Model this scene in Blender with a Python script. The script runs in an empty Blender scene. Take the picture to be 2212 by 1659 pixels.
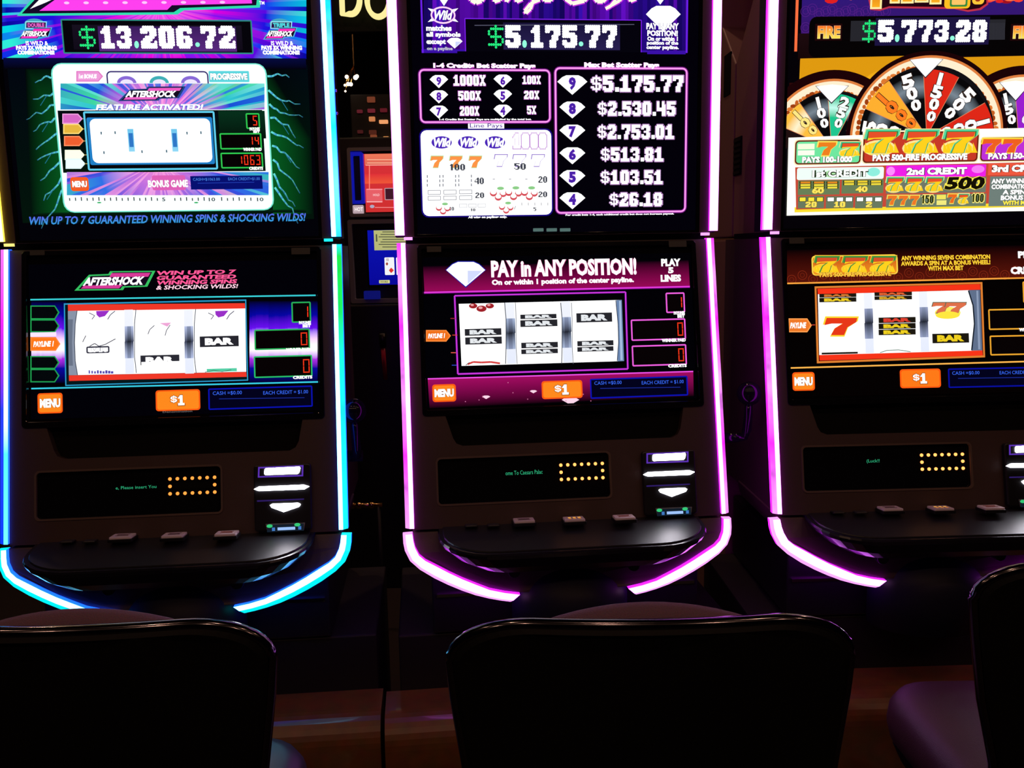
import bpy, bmesh, math, random
from mathutils import Vector, Matrix
random.seed(7)
C = bpy.context.scene.collection
# ------------------------------------------------------------------ camera
FW, FH, FPX = 2212.0, 1659.0, 1900.0
PITCH, ROLL = math.radians(8.7404), math.radians(0.9755)
CAM = Vector((0, 0, 1.30))
c_fwd = Vector((0, math.cos(PITCH), -math.sin(PITCH)))
c_up0 = Vector((0, math.sin(PITCH), math.cos(PITCH)))
c_right = Vector((1, 0, 0)) * math.cos(ROLL) - c_up0 * math.sin(ROLL)
c_up = Vector((1, 0, 0)) * math.sin(ROLL) + c_up0 * math.cos(ROLL)
cd = bpy.data.cameras.new('camera'); cd.sensor_width = 36; cd.lens = FPX / FW * 36
cd.clip_start = 0.05
cam = bpy.data.objects.new('camera', cd); C.objects.link(cam)
R3 = Matrix((c_right, c_up, -c_fwd)).transposed()
cam.matrix_world = Matrix.Translation(CAM) @ R3.to_4x4()
bpy.context.scene.camera = cam
# ------------------------------------------------------------------ world, exposure
w = bpy.data.worlds.new('world'); bpy.context.scene.world = w; w.use_nodes = True
w.node_tree.nodes['Background'].inputs[0].default_value = (0.004, 0.003, 0.006, 1)
w.node_tree.nodes['Background'].inputs[1].default_value = 0.25
vs = bpy.context.scene.view_settings
vs.view_transform = 'Standard'; vs.look = 'None'; vs.gamma = 1; vs.exposure = 0; vs.use_curve_mapping = False
STRIP_GAIN = 1.0
LAMP_W = 4.2
# ------------------------------------------------------------------ materials
def lin(v): return v / 12.92 if v <= .04045 else ((v + .055) / 1.055) ** 2.4
def hx(s, g=1.0):
    return tuple(lin(int(s[i:i + 2], 16) / 255) * g for i in (0, 2, 4)) + (1.0,)
def newmat(name):
    m = bpy.data.materials.new(name); m.use_nodes = True
    return m, m.node_tree, m.node_tree.nodes['Principled BSDF']
def plain(name, col, rough=.5, metal=0, noise=0, scale=300, bump=0, coat=0, spec=.5, emit=None, es=0):
    m, t, b = newmat(name)
    b.inputs['Base Color'].default_value = col; b.inputs['Roughness'].default_value = rough
    b.inputs['Metallic'].default_value = metal; b.inputs['Specular IOR Level'].default_value = spec
    b.inputs['Coat Weight'].default_value = coat
    tc = t.nodes.new('ShaderNodeTexCoord')
    n = t.nodes.new('ShaderNodeTexNoise'); n.inputs['Scale'].default_value = scale
    t.links.new(tc.outputs['Object'], n.inputs['Vector'])
    if noise:
        mx = t.nodes.new('ShaderNodeMix'); mx.data_type = 'RGBA'; mx.blend_type = 'MULTIPLY'
        mx.inputs['Factor'].default_value = noise
        mx.inputs['A'].default_value = col
        t.links.new(n.outputs['Color'], mx.inputs['B']); t.links.new(mx.outputs['Result'], b.inputs['Base Color'])
    if bump:
        bp = t.nodes.new('ShaderNodeBump'); bp.inputs['Strength'].default_value = bump; bp.inputs['Distance'].default_value = .002
        t.links.new(n.outputs['Fac'], bp.inputs['Height']); t.links.new(bp.outputs['Normal'], b.inputs['Normal'])
    if emit:
        b.inputs['Emission Color'].default_value = emit; b.inputs['Emission Strength'].default_value = es
    return m
def glow(name, col, es=1.0):
    m, t, b = newmat(name)
    b.inputs['Base Color'].default_value = (.02, .02, .02, 1); b.inputs['Roughness'].default_value = .3
    b.inputs['Emission Color'].default_value = col; b.inputs['Emission Strength'].default_value = es
    return m
def ramp_glow(name, stops, z0, z1, es=1.0, wob=0.0):
    """light diffuser whose colour runs along its height (local z) as the colour LEDs behind it do"""
    m, t, b = newmat(name)
    b.inputs['Base Color'].default_value = (.05, .05, .05, 1); b.inputs['Roughness'].default_value = .35
    tc = t.nodes.new('ShaderNodeTexCoord'); sp = t.nodes.new('ShaderNodeSeparateXYZ')
    mr = t.nodes.new('ShaderNodeMapRange'); mr.inputs[1].default_value = z0; mr.inputs[2].default_value = z1
    cr = t.nodes.new('ShaderNodeValToRGB'); e = cr.color_ramp.elements
    while len(e) < len(stops): e.new(.5)
    for k, (p, col) in enumerate(stops): e[k].position = p; e[k].color = col
    t.links.new(tc.outputs['Object'], sp.inputs[0]); t.links.new(sp.outputs['Z'], mr.inputs[0])
    t.links.new(mr.outputs[0], cr.inputs[0]); t.links.new(cr.outputs[0], b.inputs['Emission Color'])
    b.inputs['Emission Strength'].default_value = es
    if wob:
        n = t.nodes.new('ShaderNodeTexNoise'); n.inputs['Scale'].default_value = 22
        ma = t.nodes.new('ShaderNodeMapRange'); ma.inputs[1].default_value = .3; ma.inputs[2].default_value = .7
        ma.inputs[3].default_value = es * (1 - wob); ma.inputs[4].default_value = es * (1 + wob)
        t.links.new(tc.outputs['Object'], n.inputs['Vector']); t.links.new(n.outputs['Fac'], ma.inputs[0])
        t.links.new(ma.outputs[0], b.inputs['Emission Strength'])
    return m
M = {}
M['brown'] = plain('cabinet_brown', (.105, .062, .058, 1), .42, noise=.5, scale=900, bump=.15)
M['brown_lip'] = plain('cabinet_lip', (.16, .11, .09, 1), .3)
M['black'] = plain('black_plastic', (.010, .010, .012, 1), .38, noise=.3)
M['gloss'] = plain('black_gloss', (.006, .006, .008, 1), .08, spec=.35)
M['matte'] = plain('black_matte', (.006, .006, .006, 1), .85, spec=.1)
M['deck'] = plain('deck_satin', (.016, .016, .019, 1), .36, noise=.3, scale=1200, bump=.05)
M['deckside'] = plain('deck_edge', (.012, .012, .02, 1), .2)
M['chrome'] = plain('chrome', (.75, .75, .78, 1), .09, 1)
M['steel'] = plain('dull_steel', (.30, .29, .30, 1), .35, 1)
M['belly'] = plain('belly_navy', (.008, .008, .03, 1), .55)
M['wood'] = plain('stand_wood', (.28, .11, .035, 1), .3, noise=.6, scale=30, coat=.25)
M['standblack'] = plain('stand_black', (.008, .007, .007, 1), .6)
M['shell'] = plain('chair_shell', (.006, .006, .007, 1), .55, spec=.15, noise=.3)
M['rim'] = plain('chair_rim_chrome', (.16, .15, .17, 1), .13, 1)
M['fabric'] = plain('chair_fabric', (.27, .14, .23, 1), .8, noise=.6, scale=700, bump=.4)
M['seatfab'] = plain('seat_fabric', (.07, .018, .032, 1), .5, noise=.5, scale=700, bump=.3)
M['bluevinyl'] = plain('chair_vinyl', (.05, .045, .07, 1), .42, noise=.4, scale=500)
M['floor'] = plain('floor_carpet', (.02, .010, .010, 1), .95, noise=.8, scale=60)
M['ceiling'] = plain('ceiling_paint', (.03, .025, .025, 1), .9, noise=.3)
M['wall'] = plain('wall_paint', (.015, .010, .012, 1), .9, noise=.3)
M['button'] = plain('button_cap', (.55, .46, .46, 1), .35, emit=hx('66484a'), es=.3)
M['buttondark'] = plain('button_dark', (.03, .03, .03, 1), .35)
M['backbrown'] = plain('rear_brown', (.30, .15, .13, 1), .55, noise=.4, scale=500)
M['grey'] = plain('frame_grey', (.22, .21, .23, 1), .4)
mt, t_, b_ = newmat('screen_picture')
b_.inputs['Base Color'].default_value = (.003, .003, .004, 1); b_.inputs['Roughness'].default_value = .06
b_.inputs['Specular IOR Level'].default_value = .3
a_ = t_.nodes.new('ShaderNodeVertexColor'); a_.layer_name = 'Col'
t_.links.new(a_.outputs['Color'], b_.inputs['Emission Color']); b_.inputs['Emission Strength'].default_value = 1
M['screen'] = mt
# ------------------------------------------------------------------ objects
def empty(name, loc=(0, 0, 0), rz=0, label=None, cat=None, group=None):
    o = bpy.data.objects.new(name, None); C.objects.link(o)
    o.location = loc; o.rotation_euler = (0, 0, rz); o.empty_display_size = .05
    tag(o, label, cat, group); return o
def tag(o, label=None, cat=None, group=None, kind=None):
    if label: o['label'] = label
    if cat: o['category'] = cat
    if group: o['group'] = group
    if kind: o['kind'] = kind
    return o
def obj(name, bm, mats, parent=None, smooth=False, bevel=0, seg=2):
    me = bpy.data.meshes.new(name)
    if isinstance(bm, tuple): me.from_pydata(bm[0], [], bm[1])
    else: bm.to_mesh(me); bm.free()
    for m in (mats if isinstance(mats, (list, tuple)) else [mats]): me.materials.append(M[m] if isinstance(m, str) else m)
    if smooth:
        for p in me.polygons: p.use_smooth = True
    o = bpy.data.objects.new(name, me); C.objects.link(o); o.parent = parent
    if bevel:
        b = o.modifiers.new('bevel', 'BEVEL'); b.width = bevel; b.segments = seg; b.limit_method = 'ANGLE'; b.angle_limit = .6
    return o
def box(x0, x1, y0, y1, z0, z1, bm=None):
    bm = bm or bmesh.new()
    v = [bm.verts.new((x, y, z)) for x in (x0, x1) for y in (y0, y1) for z in (z0, z1)]
    for f in ((0, 1, 3, 2), (4, 6, 7, 5), (0, 4, 5, 1), (2, 3, 7, 6), (0, 2, 6, 4), (1, 5, 7, 3)): bm.faces.new([v[i] for i in f])
    bmesh.ops.recalc_face_normals(bm, faces=bm.faces); return bm
def loft(rings, closed=True, caps=True):
    """rings of equal count -> skin"""
    bm = bmesh.new(); R = [[bm.verts.new(p) for p in r] for r in rings]; n = len(R[0])
    for a, b in zip(R, R[1:]):
        for i in range(n if closed else n - 1):
            j = (i + 1) % n; bm.faces.new((a[i], a[j], b[j], b[i]))
    if caps: bm.faces.new(R[0][::-1]); bm.faces.new(R[-1])
    bmesh.ops.recalc_face_normals(bm, faces=bm.faces); return bm
def tube(path, r, n=10, closed=False):
    path = [Vector(p) for p in path]; rings = []
    for i, p in enumerate(path):
        a = path[i - 1] if i or closed else p; b = path[(i + 1) % len(path)] if i + 1 < len(path) or closed else p
        t = (b - a).normalized(); s = t.cross(Vector((0, 0, 1)))
        if s.length < .2: s = t.cross(Vector((0, 1, 0)))
        s.normalize(); q = t.cross(s); rr = r[i] if isinstance(r, (list, tuple)) else r
        rings.append([p + (s * math.cos(k * 2 * math.pi / n) + q * math.sin(k * 2 * math.pi / n)) * rr for k in range(n)])
    if closed: rings.append(rings[0])
    return loft(rings, caps=not closed)
def rrect_pts(w, h, r, n=5):
    r = min(r, w / 2, h / 2); P = []
    for cx, cy, a0 in ((w / 2 - r, h / 2 - r, 0), (-w / 2 + r, h / 2 - r, 90), (-w / 2 + r, -h / 2 + r, 180), (w / 2 - r, -h / 2 + r, 270)):
        if r <= 0: P.append((cx, cy)); continue
        for k in range(n + 1):
            a = math.radians(a0 + 90 * k / n); P.append((cx + r * math.cos(a), cy + r * math.sin(a)))
    return P
class Plane:
    """a flat face of a thing: origin o, right axis (1,0,0), up axis u, normal n, in the thing's own coordinates"""
    def __init__(s, par, o, u, ex=(1, 0, 0)):
        s.par = par; s.o = Vector(o); s.ex = Vector(ex).normalized(); s.u = Vector(u).normalized(); s.n = s.ex.cross(s.u).normalized()
        mw = Matrix.Translation(par.location) @ par.rotation_euler.to_matrix().to_4x4() if par else Matrix.Identity(4)
        s.inv = mw.inverted(); s.co = s.inv @ CAM
        s.r3 = s.inv.to_3x3()
    def at(s, px, py):
        d = s.r3 @ (c_fwd * FPX + c_right * (px - FW / 2) - c_up * (py - FH / 2))
        t = (s.o - s.co).dot(s.n) / d.dot(s.n); p = s.co + d * t - s.o
        return p.dot(s.ex), p.dot(s.u)
    def pt(s, x, v, h=0): return s.o + s.ex * x + s.u * v + s.n * h
    def span(s, x0, y0, x1, y1):
        """px box -> centre and size on the plane"""
        cx, cy = (x0 + x1) / 2, (y0 + y1) / 2
        a = s.at(x0, cy); b = s.at(x1, cy); c = s.at(cx, y0); d = s.at(cx, y1); m = s.at(cx, cy)
        return m[0], m[1], math.hypot(b[0] - a[0], b[1] - a[1]), abs(c[1] - d[1])
    def plate(s, pts, h0, h1):
        return loft([[s.pt(x, v, h0) for x, v in pts], [s.pt(x, v, h1) for x, v in pts]])
    def rplate(s, x0, y0, x1, y1, r, h0, h1):
        cx, cy, w_, h_ = s.span(x0, y0, x1, y1)
        return s.plate([(cx + a, cy + b) for a, b in rrect_pts(w_, h_, r)], h0, h1)
    def ring(s, outer, inner, h0, h1):
        n = len(outer); assert n == len(inner)
        bm = bmesh.new()
        L = [[bm.verts.new(s.pt(x, v, h)) for x, v in P] for P, h in ((outer, h0), (outer, h1), (inner, h1), (inner, h0))]
        for a in range(4):
            A, B = L[a], L[(a + 1) % 4]
            for i in range(n): bm.faces.new((A[i], A[(i + 1) % n], B[(i + 1) % n], B[i]))
        bmesh.ops.recalc_face_normals(bm, faces=bm.faces); return bm
# ------------------------------------------------------------------ flat print for screens
_tc = {}
def text_geo(sx, bold):
    k = (sx, bold)
    if k not in _tc:
        cu = bpy.data.curves.new('type', 'FONT'); cu.body = sx; cu.resolution_u = 2; cu.offset = bold
        o = bpy.data.objects.new('type', cu); me = bpy.data.meshes.new_from_object(o)
        V = [(v.co.x, v.co.y) for v in me.vertices]; F = [tuple(p.vertices) for p in me.polygons]
        bpy.data.objects.remove(o); bpy.data.curves.remove(cu); bpy.data.meshes.remove(me)
        x0 = min(v[0] for v in V); x1 = max(v[0] for v in V); y0 = min(v[1] for v in V); y1 = max(v[1] for v in V)
        _tc[k] = ([((a - x0) / (x1 - x0) - .5, (b - y0) / (y1 - y0) - .5) for a, b in V], F)
    return _tc[k]
BITS = {
 '0': '.#####. ####### ###.### ###.### ###.### ###.### ###.### ####### .#####.',
 '1': '..###.. .####.. #####.. ..###.. ..###.. ..###.. ..###.. ####### #######',
 '2': '.#####. ####### ###.### ....### ..####. .####.. ####..# ####### #######',
 '3': '.#####. ####### ##..### ....### ..####. ....### ##..### ####### .#####.',
 '4': '##..##. ##..##. ##..### ##..### ####### ####### ....### ....### ....###',
 '5': '####### ####### ###.... ######. ####### ....### ##..### ####### .#####.',
 '6': '.#####. ####### ###..## ###.... ######. ###.### ###.### ####### .#####.',
 '7': '####### ####### ##..### ....### ...###. ...###. ..###.. ..###.. ..###..',
 '8': '.#####. ####### ###.### ###.### .#####. ###.### ###.### ####### .#####.',
 '9': '.#####. ####### ###.### ###.### .###### ....### ##..### ####### .#####.',
 '$': '...#... .##### ##.#.## ##.#... .#####. ...#.## ##.#.## .#####. ...#...'.replace('.##### ', '.#####. '),
 'S': '...#... .###### #..#... #..#... .#####. ...#..# ...#..# ######. ...#...',
 ',': '....... ....... ....... ....... ....... ....... ..##... ..##... ..##...',
 '.': '....... ....... ....... ....... ....... ....... ....... .###... .###...'}
BITS['X'] = '###.### ###.### .#####. ..###.. ..###.. ..###.. .#####. ###.### ###.###'
BITS.update({'t0': '.###. ##.## ##.## ##.## ##.## ##.## .###.', 't1': '..##. .###. ..##. ..##. ..##. ..##. ..##.', 't2': '.###. ##.## ...## ..##. .##.. ##... #####', 't4': '...## ..### .#.## #..## ##### ...## ...##', 't5': '##### ##... ####. ...## ...## #..## .###.'})
SEG = {'0': 'abcdef', '1': 'bc', '4': 'bcfg', '5': 'acdfg', '6': 'acdefg', '3': 'abcdg'}
class Canvas:
    def __init__(s, plane, h=.0006, step=.000012, lim=None):
        s.p = plane; s.h = h; s.step = step; s.V = []; s.F = []; s.K = []; s.lim = lim
    def up(s): s.h += s.step
    def face(s, pts, cols):
        """pts on the plane (m); cols one colour or one per point"""
        if not isinstance(cols, list): cols = [cols] * len(pts)
        if s.lim:
            P = list(zip(pts, cols))
            for ax, lim, sg in ((0, s.lim[0], 1), (0, s.lim[1], -1), (1, s.lim[2], 1), (1, s.lim[3], -1)):
                Q = []
                for i in range(len(P)):
                    (a, ca), (b, cb) = P[i - 1], P[i]; da, db = (a[ax] - lim) * sg, (b[ax] - lim) * sg
                    if (da >= 0) != (db >= 0):
                        f = da / (da - db); Q.append(((a[0] + (b[0] - a[0]) * f, a[1] + (b[1] - a[1]) * f), tuple(u + (v - u) * f for u, v in zip(ca, cb))))
                    if db >= 0: Q.append((b, cb))
                P = Q
                if len(P) < 3: return
            pts = [p for p, _ in P]; cols = [k for _, k in P]
        i = len(s.V); s.V += [s.p.pt(x, v, s.h) for x, v in pts]; s.F.append(tuple(range(i, i + len(pts)))); s.K.append(cols)
    def local(s, x0, v0, x1, v1, col, col2=None):
        s.up(); s.face([(x0, v0), (x1, v0), (x1, v1), (x0, v1)], [col, col, col2 or col, col2 or col])
    def poly(s, px, col):
        s.up(); s.face([s.p.at(*q) for q in px], col)
    def rect(s, x0, y0, x1, y1, col, col2=None, r=0, shear=0):
        """px box; col at the top, col2 at the bottom"""
        cx, cy, w_, h_ = s.p.span(x0, y0, x1, y1); s.up()
        k = w_ / max(1e-6, x1 - x0); P = rrect_pts(w_, h_, r * k, 4)
        s.face([(cx + a + shear * b, cy + b) for a, b in P], [col if (b > 0 or not col2) else col2 for a, b in P])
    def frame(s, x0, y0, x1, y1, t, col, r=0, fill=None):
        cx, cy, w_, h_ = s.p.span(x0, y0, x1, y1); s.up(); k = w_ / (x1 - x0); t *= k; r = max(r * k, t * 1.05)
        A = rrect_pts(w_, h_, r, 4); B = rrect_pts(w_ - 2 * t, h_ - 2 * t, r - t, 4)
        if fill: s.face([(cx + a, cy + b) for a, b in A], fill); s.up()
        for i in range(len(A)):
            j = (i + 1) % len(A)
            s.face([(cx + q[0], cy + q[1]) for q in (A[i], A[j], B[j], B[i])], col)
    def line(s, x0, y0, x1, y1, t, col, col2=None):
        a = Vector(s.p.at(x0, y0)); b = Vector(s.p.at(x1, y1)); k = (s.p.at(x0 + 1, y0)[0] - s.p.at(x0, y0)[0])
        d = (b - a); n = Vector((-d.y, d.x)).normalized() * t * k / 2; s.up()
        s.face([tuple(a + n), tuple(b + n), tuple(b - n), tuple(a - n)], [col, col2 or col, col2 or col, col])
    def path(s, pts, t, col):
        for a, b in zip(pts, pts[1:]): s.line(*a, *b, t, col); s.h -= s.step
        s.up()
    def ell(s, cx, cy, rx, ry, col, n=20, a0=0, a1=360, col2=None):
        x, v = s.p.at(cx, cy); k = s.p.at(cx + 1, cy)[0] - x; s.up()
        pts = [(x + rx * k * math.cos(math.radians(a0 + (a1 - a0) * i / n)), v + ry * k * math.sin(math.radians(a0 + (a1 - a0) * i / n))) for i in range(n + (a1 - a0 < 360))]
        s.face(pts, [col if q[1] >= v or not col2 else col2 for q in pts])
    def oval(s, cx, cy, rx, ry, t, col, n=24):
        x, v = s.p.at(cx, cy); k = s.p.at(cx + 1, cy)[0] - x; s.up()
        for i in range(n):
            q = []
            for j, (ra, rb) in ((i, (rx, ry)), (i + 1, (rx, ry)), (i + 1, (rx - t, ry - t)), (i, (rx - t, ry - t))):
                a = 2 * math.pi * j / n; q.append((x + ra * k * math.cos(a), v + rb * k * math.sin(a)))
            s.face(q, col)
    def text(s, tx, cx, cy, w_, h_, col, bold=.02, shear=0, rot=0, out=None, ot=.07, col2=None):
        x, v = s.p.at(cx, cy); k = s.p.at(cx + .5, cy)[0] - s.p.at(cx - .5, cy)[0]
        for cc, b, g in (((out, bold + ot, 1 + ot * .8), (col, bold, 1)) if out else ((col, bold, 1),)):
            V, F = text_geo(tx, b); s.up(); T = []; ca, sa = math.cos(rot), math.sin(rot)
            gx = w_ * k + (h_ * k * ot * 1.4 if cc is out and out else 0); gy = h_ * k * g
            for a, b_ in V:
                p, q = a * gx + shear * b_ * gy, b_ * gy
                T.append((x + p * ca - q * sa, v + p * sa + q * ca))
            for f in F:
                s.face([T[q] for q in f], [cc if not (col2 and cc is col) else tuple(A + (B - A) * (.5 - V[q][1]) for A, B in zip(col, col2)) for q in f])
    def bits(s, ch, x0, y0, x1, y1, col, dots=False, g=1.0):
        rows = BITS[ch].split(); cx, cy, w_, h_ = s.p.span(x0, y0, x1, y1); n = len(rows[0]); m = len(rows); dx, dy = w_ / n, h_ / m; s.up()
        for j, r in enumerate(rows):
            i = 0
            while i < n:
                if r[i] != '#': i += 1; continue
                e = i
                if not dots:
                    while e + 1 < n and r[e + 1] == '#': e += 1
                X0, X1 = cx - w_ / 2 + i * dx, cx - w_ / 2 + (e + 1) * dx; Y1 = cy + h_ / 2 - j * dy; Y0 = Y1 - dy
                if dots:
                    a, b = (X0 + X1) / 2, (Y0 + Y1) / 2; q = .62 * g
                    s.face([(a + dx * q * math.cos(t * math.pi / 4 + .39), b + dy * q * math.sin(t * math.pi / 4 + .39)) for t in range(8)], col)
                else: s.face([(X0, Y0), (X1, Y0), (X1, Y1), (X0, Y1)], col)
                i = e + 1
    def num(s, tx, cx, cy, w_, h_, col, out=None, thin=False, g=1.5):
        n = len(tx); u = w_ / (n + (n - 1) * .14)
        for e, k in (((g, out), (0, col)) if out else ((0, col),)):
            for i, ch in enumerate(tx):
                x = cx - w_ / 2 + i * u * 1.14; s.bits(('t' if thin else '') + ch, x - e, cy - h_ / 2 - e, x + u + e, cy + h_ / 2 + e, k); s.h -= s.step
            s.up()
    def seg7(s, ch, x0, y0, x1, y1, col, t=3):
        cx, cy, w_, h_ = s.p.span(x0, y0, x1, y1); k = w_ / (x1 - x0); t *= k; L, R_, T, B = -w_ / 2, w_ / 2, h_ / 2, -h_ / 2; g = t * .25; s.up()
        Q = {'a': (L, T - t, R_, T), 'd': (L, B, R_, B + t), 'g': (L + t, -t / 2, R_ - t, t / 2), 'f': (L, g, L + t, T - t - g), 'b': (R_ - t, g, R_, T - t - g), 'e': (L, B + t + g, L + t, -g), 'c': (R_ - t, B + t + g, R_, -g)}
        for q in SEG[ch]:
            a, b, c, d = Q[q]; s.face([(cx + a, cy + b), (cx + c, cy + b), (cx + c, cy + d), (cx + a, cy + d)], col)
    def rays(s, cx, cy, box_, n, stops, seed=1, skip=0):
        """rays from a centre filling a px box; stops: radius px -> list of colours to draw from"""
        rd = random.Random(seed); x0, y0, x1, y1 = box_; s.up()
        def clip(P):
            for ax, lim, sg in ((0, x0, 1), (0, x1, -1), (1, y0, 1), (1, y1, -1)):
                Q = []
                for i in range(len(P)):
                    (a, ca), (b, cb) = P[i - 1], P[i]; da, db = (a[ax] - lim) * sg, (b[ax] - lim) * sg
                    if (da >= 0) != (db >= 0):
                        f = da / (da - db); Q.append(((a[0] + (b[0] - a[0]) * f, a[1] + (b[1] - a[1]) * f), tuple(u + (v - u) * f for u, v in zip(ca, cb))))
                    if db >= 0: Q.append((b, cb))
                P = Q
                if len(P) < 3: return None
            return P
        an = [0]
        while an[-1] < 2 * math.pi: an.append(an[-1] + (2 * math.pi / n) * rd.uniform(.4, 1.6))
        an[-1] = 2 * math.pi
        for a, b in zip(an, an[1:]):
            if b - a < 1e-4: continue
            cs = [rd.choice(l) for _, l in stops]
            for q in range(len(stops) - 1):
                r0, r1 = stops[q][0], stops[q + 1][0]
                P = [((cx + r * math.cos(t), cy + r * math.sin(t)), cs[z]) for r, t, z in ((r0, a, q), (r1, a, q + 1), (r1, b, q + 1), (r0, b, q))]
                P = clip(P)
                if P: s.face([s.p.at(*z[0]) for z in P], [z[1] for z in P])
    def build(s, name, parent):
        me = bpy.data.meshes.new(name); me.from_pydata([tuple(v) for v in s.V], [], s.F)
        at = me.color_attributes.new('Col', 'FLOAT_COLOR', 'CORNER'); fl = []
        for f, k in zip(s.F, s.K):
            for c in k: fl += [c[0], c[1], c[2], 1.0]
        at.data.foreach_set('color', fl); me.materials.append(M['screen'])
        # one facing: towards the player
        o = bpy.data.objects.new(name, me); C.objects.link(o); o.parent = parent; o['kind'] = 'stuff'
        return o
    # symbols
    def diamond(s, x0, y0, x1, y1, col, facet=None):
        w_, h_ = x1 - x0, y1 - y0; mx = (x0 + x1) / 2
        s.poly([(x0, y0 + .33 * h_), (x0 + .16 * w_, y0 + .1 * h_), (mx - .2 * w_, y0), (mx + .2 * w_, y0), (x1 - .16 * w_, y0 + .1 * h_), (x1, y0 + .33 * h_), (mx, y1)], col)
        if facet:
            s.poly([(x0 + .55 * w_, y0 + .35 * h_), (x0 + .93 * w_, y0 + .36 * h_), (mx + .05 * w_, y1 - .1 * h_)], facet)
    def seven(s, x0, y0, x1, y1, col, out=None, g=2):
        P = [(.05, .0), (.18, .07), (.92, .07), (1, .0), (.98, .22), (.72, .5), (.62, 1), (.22, 1), (.34, .62), (.58, .36), (.3, .33), (.12, .38), (0, .42)]
        P = [(.07, 0), (1, 0), (.97, .24), (.7, .55), (.6, 1), (.2, 1), (.32, .6), (.56, .33), (.22, .33), (.0, .42)]
        w_, h_ = x1 - x0, y1 - y0
        if out:
            cx, cy = (x0 + x1) / 2, (y0 + y1) / 2; k1, k2 = (w_ + 2 * g) / w_, (h_ + 2 * g) / h_
            s.concave([(cx + (x0 + a * w_ - cx) * k1, cy + (y0 + b * h_ - cy) * k2) for a, b in P], out)
        s.concave([(x0 + a * w_, y0 + b * h_) for a, b in P], col)
    def concave(s, px, col):
        from mathutils.geometry import tessellate_polygon
        s.up(); P = [s.p.at(*q) for q in px]
        for t in tessellate_polygon([[Vector((a, b, 0)) for a, b in P]]): s.face([P[i] for i in t], col)
    def fire_seven(s, x0, y0, x1, y1, red='e8502a', teal='3fc890', yel='ffd21e', edge='ffe79a'):
        w_, h_ = x1 - x0, y1 - y0
        s.ell((x0 + x1) / 2 - .08 * w_, y1 - .28 * h_, w_ * .45, h_ * .3, hx(edge))
        s.ell((x0 + x1) / 2 - .08 * w_, y1 - .25 * h_, w_ * .40, h_ * .25, hx(yel), col2=hx('ffe95a'))
        for a in (.04, .14, .26, .6, .72, .84): s.poly([(x0 + a * w_, y1 - .5 * h_), (x0 + (a + .12) * w_, y1 - .1 * h_), (x0 + (a - .02) * w_, y1 - .1 * h_)], hx(yel))
        s.seven(x0, y0, x1, y1 - .08 * h_, hx(teal), hx(edge), 1.6)
        s.seven(x0 + .06 * w_, y0 + .07 * h_, x1 - .06 * w_, y1 - .08 * h_, hx('2a7a3c'))
        s.seven(x0 + .1 * w_, y0 + .1 * h_, x1 - .1 * w_, y1 - .09 * h_, hx(yel))
        s.poly([(x0 + .14 * w_, y0 + .1 * h_), (x1 - .1 * w_, y0 + .1 * h_), (x1 - .14 * w_, y0 + .28 * h_), (x0 + .12 * w_, y0 + .34 * h_)], hx(red))
    def bar(s, x0, y0, x1, y1, fg, bg, tt='BAR'):
        s.rect(x0, y0, x1, y1, bg); h_ = y1 - y0
        s.text(tt, (x0 + x1) / 2, (y0 + y1) / 2, (x1 - x0) * .74, h_ * .68, fg, bold=.07)
    def cherry(s, x, y, r):
        for dx, dy in ((-.75, -.1), (.75, 0), (0, .55)):
            s.ell(x + dx * r, y + dy * r, r * .55, r * .5, hx('d8505a'), 12); s.ell(x + dx * r, y + dy * r - r * .16, r * .45, r * .34, hx('ffffff', 1.2), 12)
        s.ell(x + .35 * r, y - r * .85, r * .55, r * .25, hx('8fd08a'), 10)
WHITE = hx('ffffff', 1.25); BLK = hx('020203'); RED7 = hx('ff2a14')
def rgba(r, g, b): return (r, g, b, 1.0)
# ------------------------------------------------------------------ the setting
Z0 = 1.3201
def struct(name, bm, m):
    return tag(obj(name, bm, m), kind='structure')
tag(struct('floor', box(-4.5, 5.5, -3.5, 8.5, -.1, 0), 'floor'), 'dark patterned carpet floor')
tag(struct('ceiling', box(-4.5, 5.5, -3.5, 8.5, 3.4, 3.5), 'ceiling'), 'dark casino ceiling')
tag(struct('wall_back', box(-4.5, 5.5, 8.5, 8.6, 0, 3.4), 'wall'), 'dark wall far behind the machines')
# ------------------------------------------------------------------ slot machine shell
SLF = .2211
PF_Y0 = .0152
def yF(z): return PF_Y0 + SLF * z
LDY = lambda z: -.0001 + .1863 * (z + .1099)
def strip_mesh(pairs, frac, proud=.0065, back=.012):
    """pairs of (inner, outer) points on the cabinet front; bright face, slanted outer face in its own slot"""
    bm = bmesh.new(); rings = []
    for a, b in pairs:
        a, b = Vector(a), Vector(b); m = a + (b - a) * frac; n = Vector((0, -1, 0))
        rings.append([bm.verts.new(p) for p in (a - n * back, a + n * proud, m + n * proud, b + n * (proud * .1), b - n * back)])
    for A, B in zip(rings, rings[1:]):
        for i in range(5):
            f = bm.faces.new((A[i], A[(i + 1) % 5], B[(i + 1) % 5], B[i])); f.material_index = {0: 2, 1: 0, 2: 1, 3: 2, 4: 2}[i]
    for r in (rings[0], rings[-1]): f = bm.faces.new(r); f.material_index = 1
    bmesh.ops.recalc_face_normals(bm, faces=bm.faces); return bm
CURVE_PX = ([(1561, 1119), (1561, 1135), (1560, 1148), (1554, 1165), (1543, 1177), (1525, 1189), (1498, 1207), (1471, 1223.5), (1444, 1238), (1417, 1252), (1386, 1262), (1356, 1269)],
            [(1579, 1119), (1580, 1138), (1579, 1154), (1571, 1176), (1553, 1196), (1525, 1217), (1498, 1234), (1471, 1249), (1444, 1262), (1417, 1272), (1394, 1279), (1374, 1284)])
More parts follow.
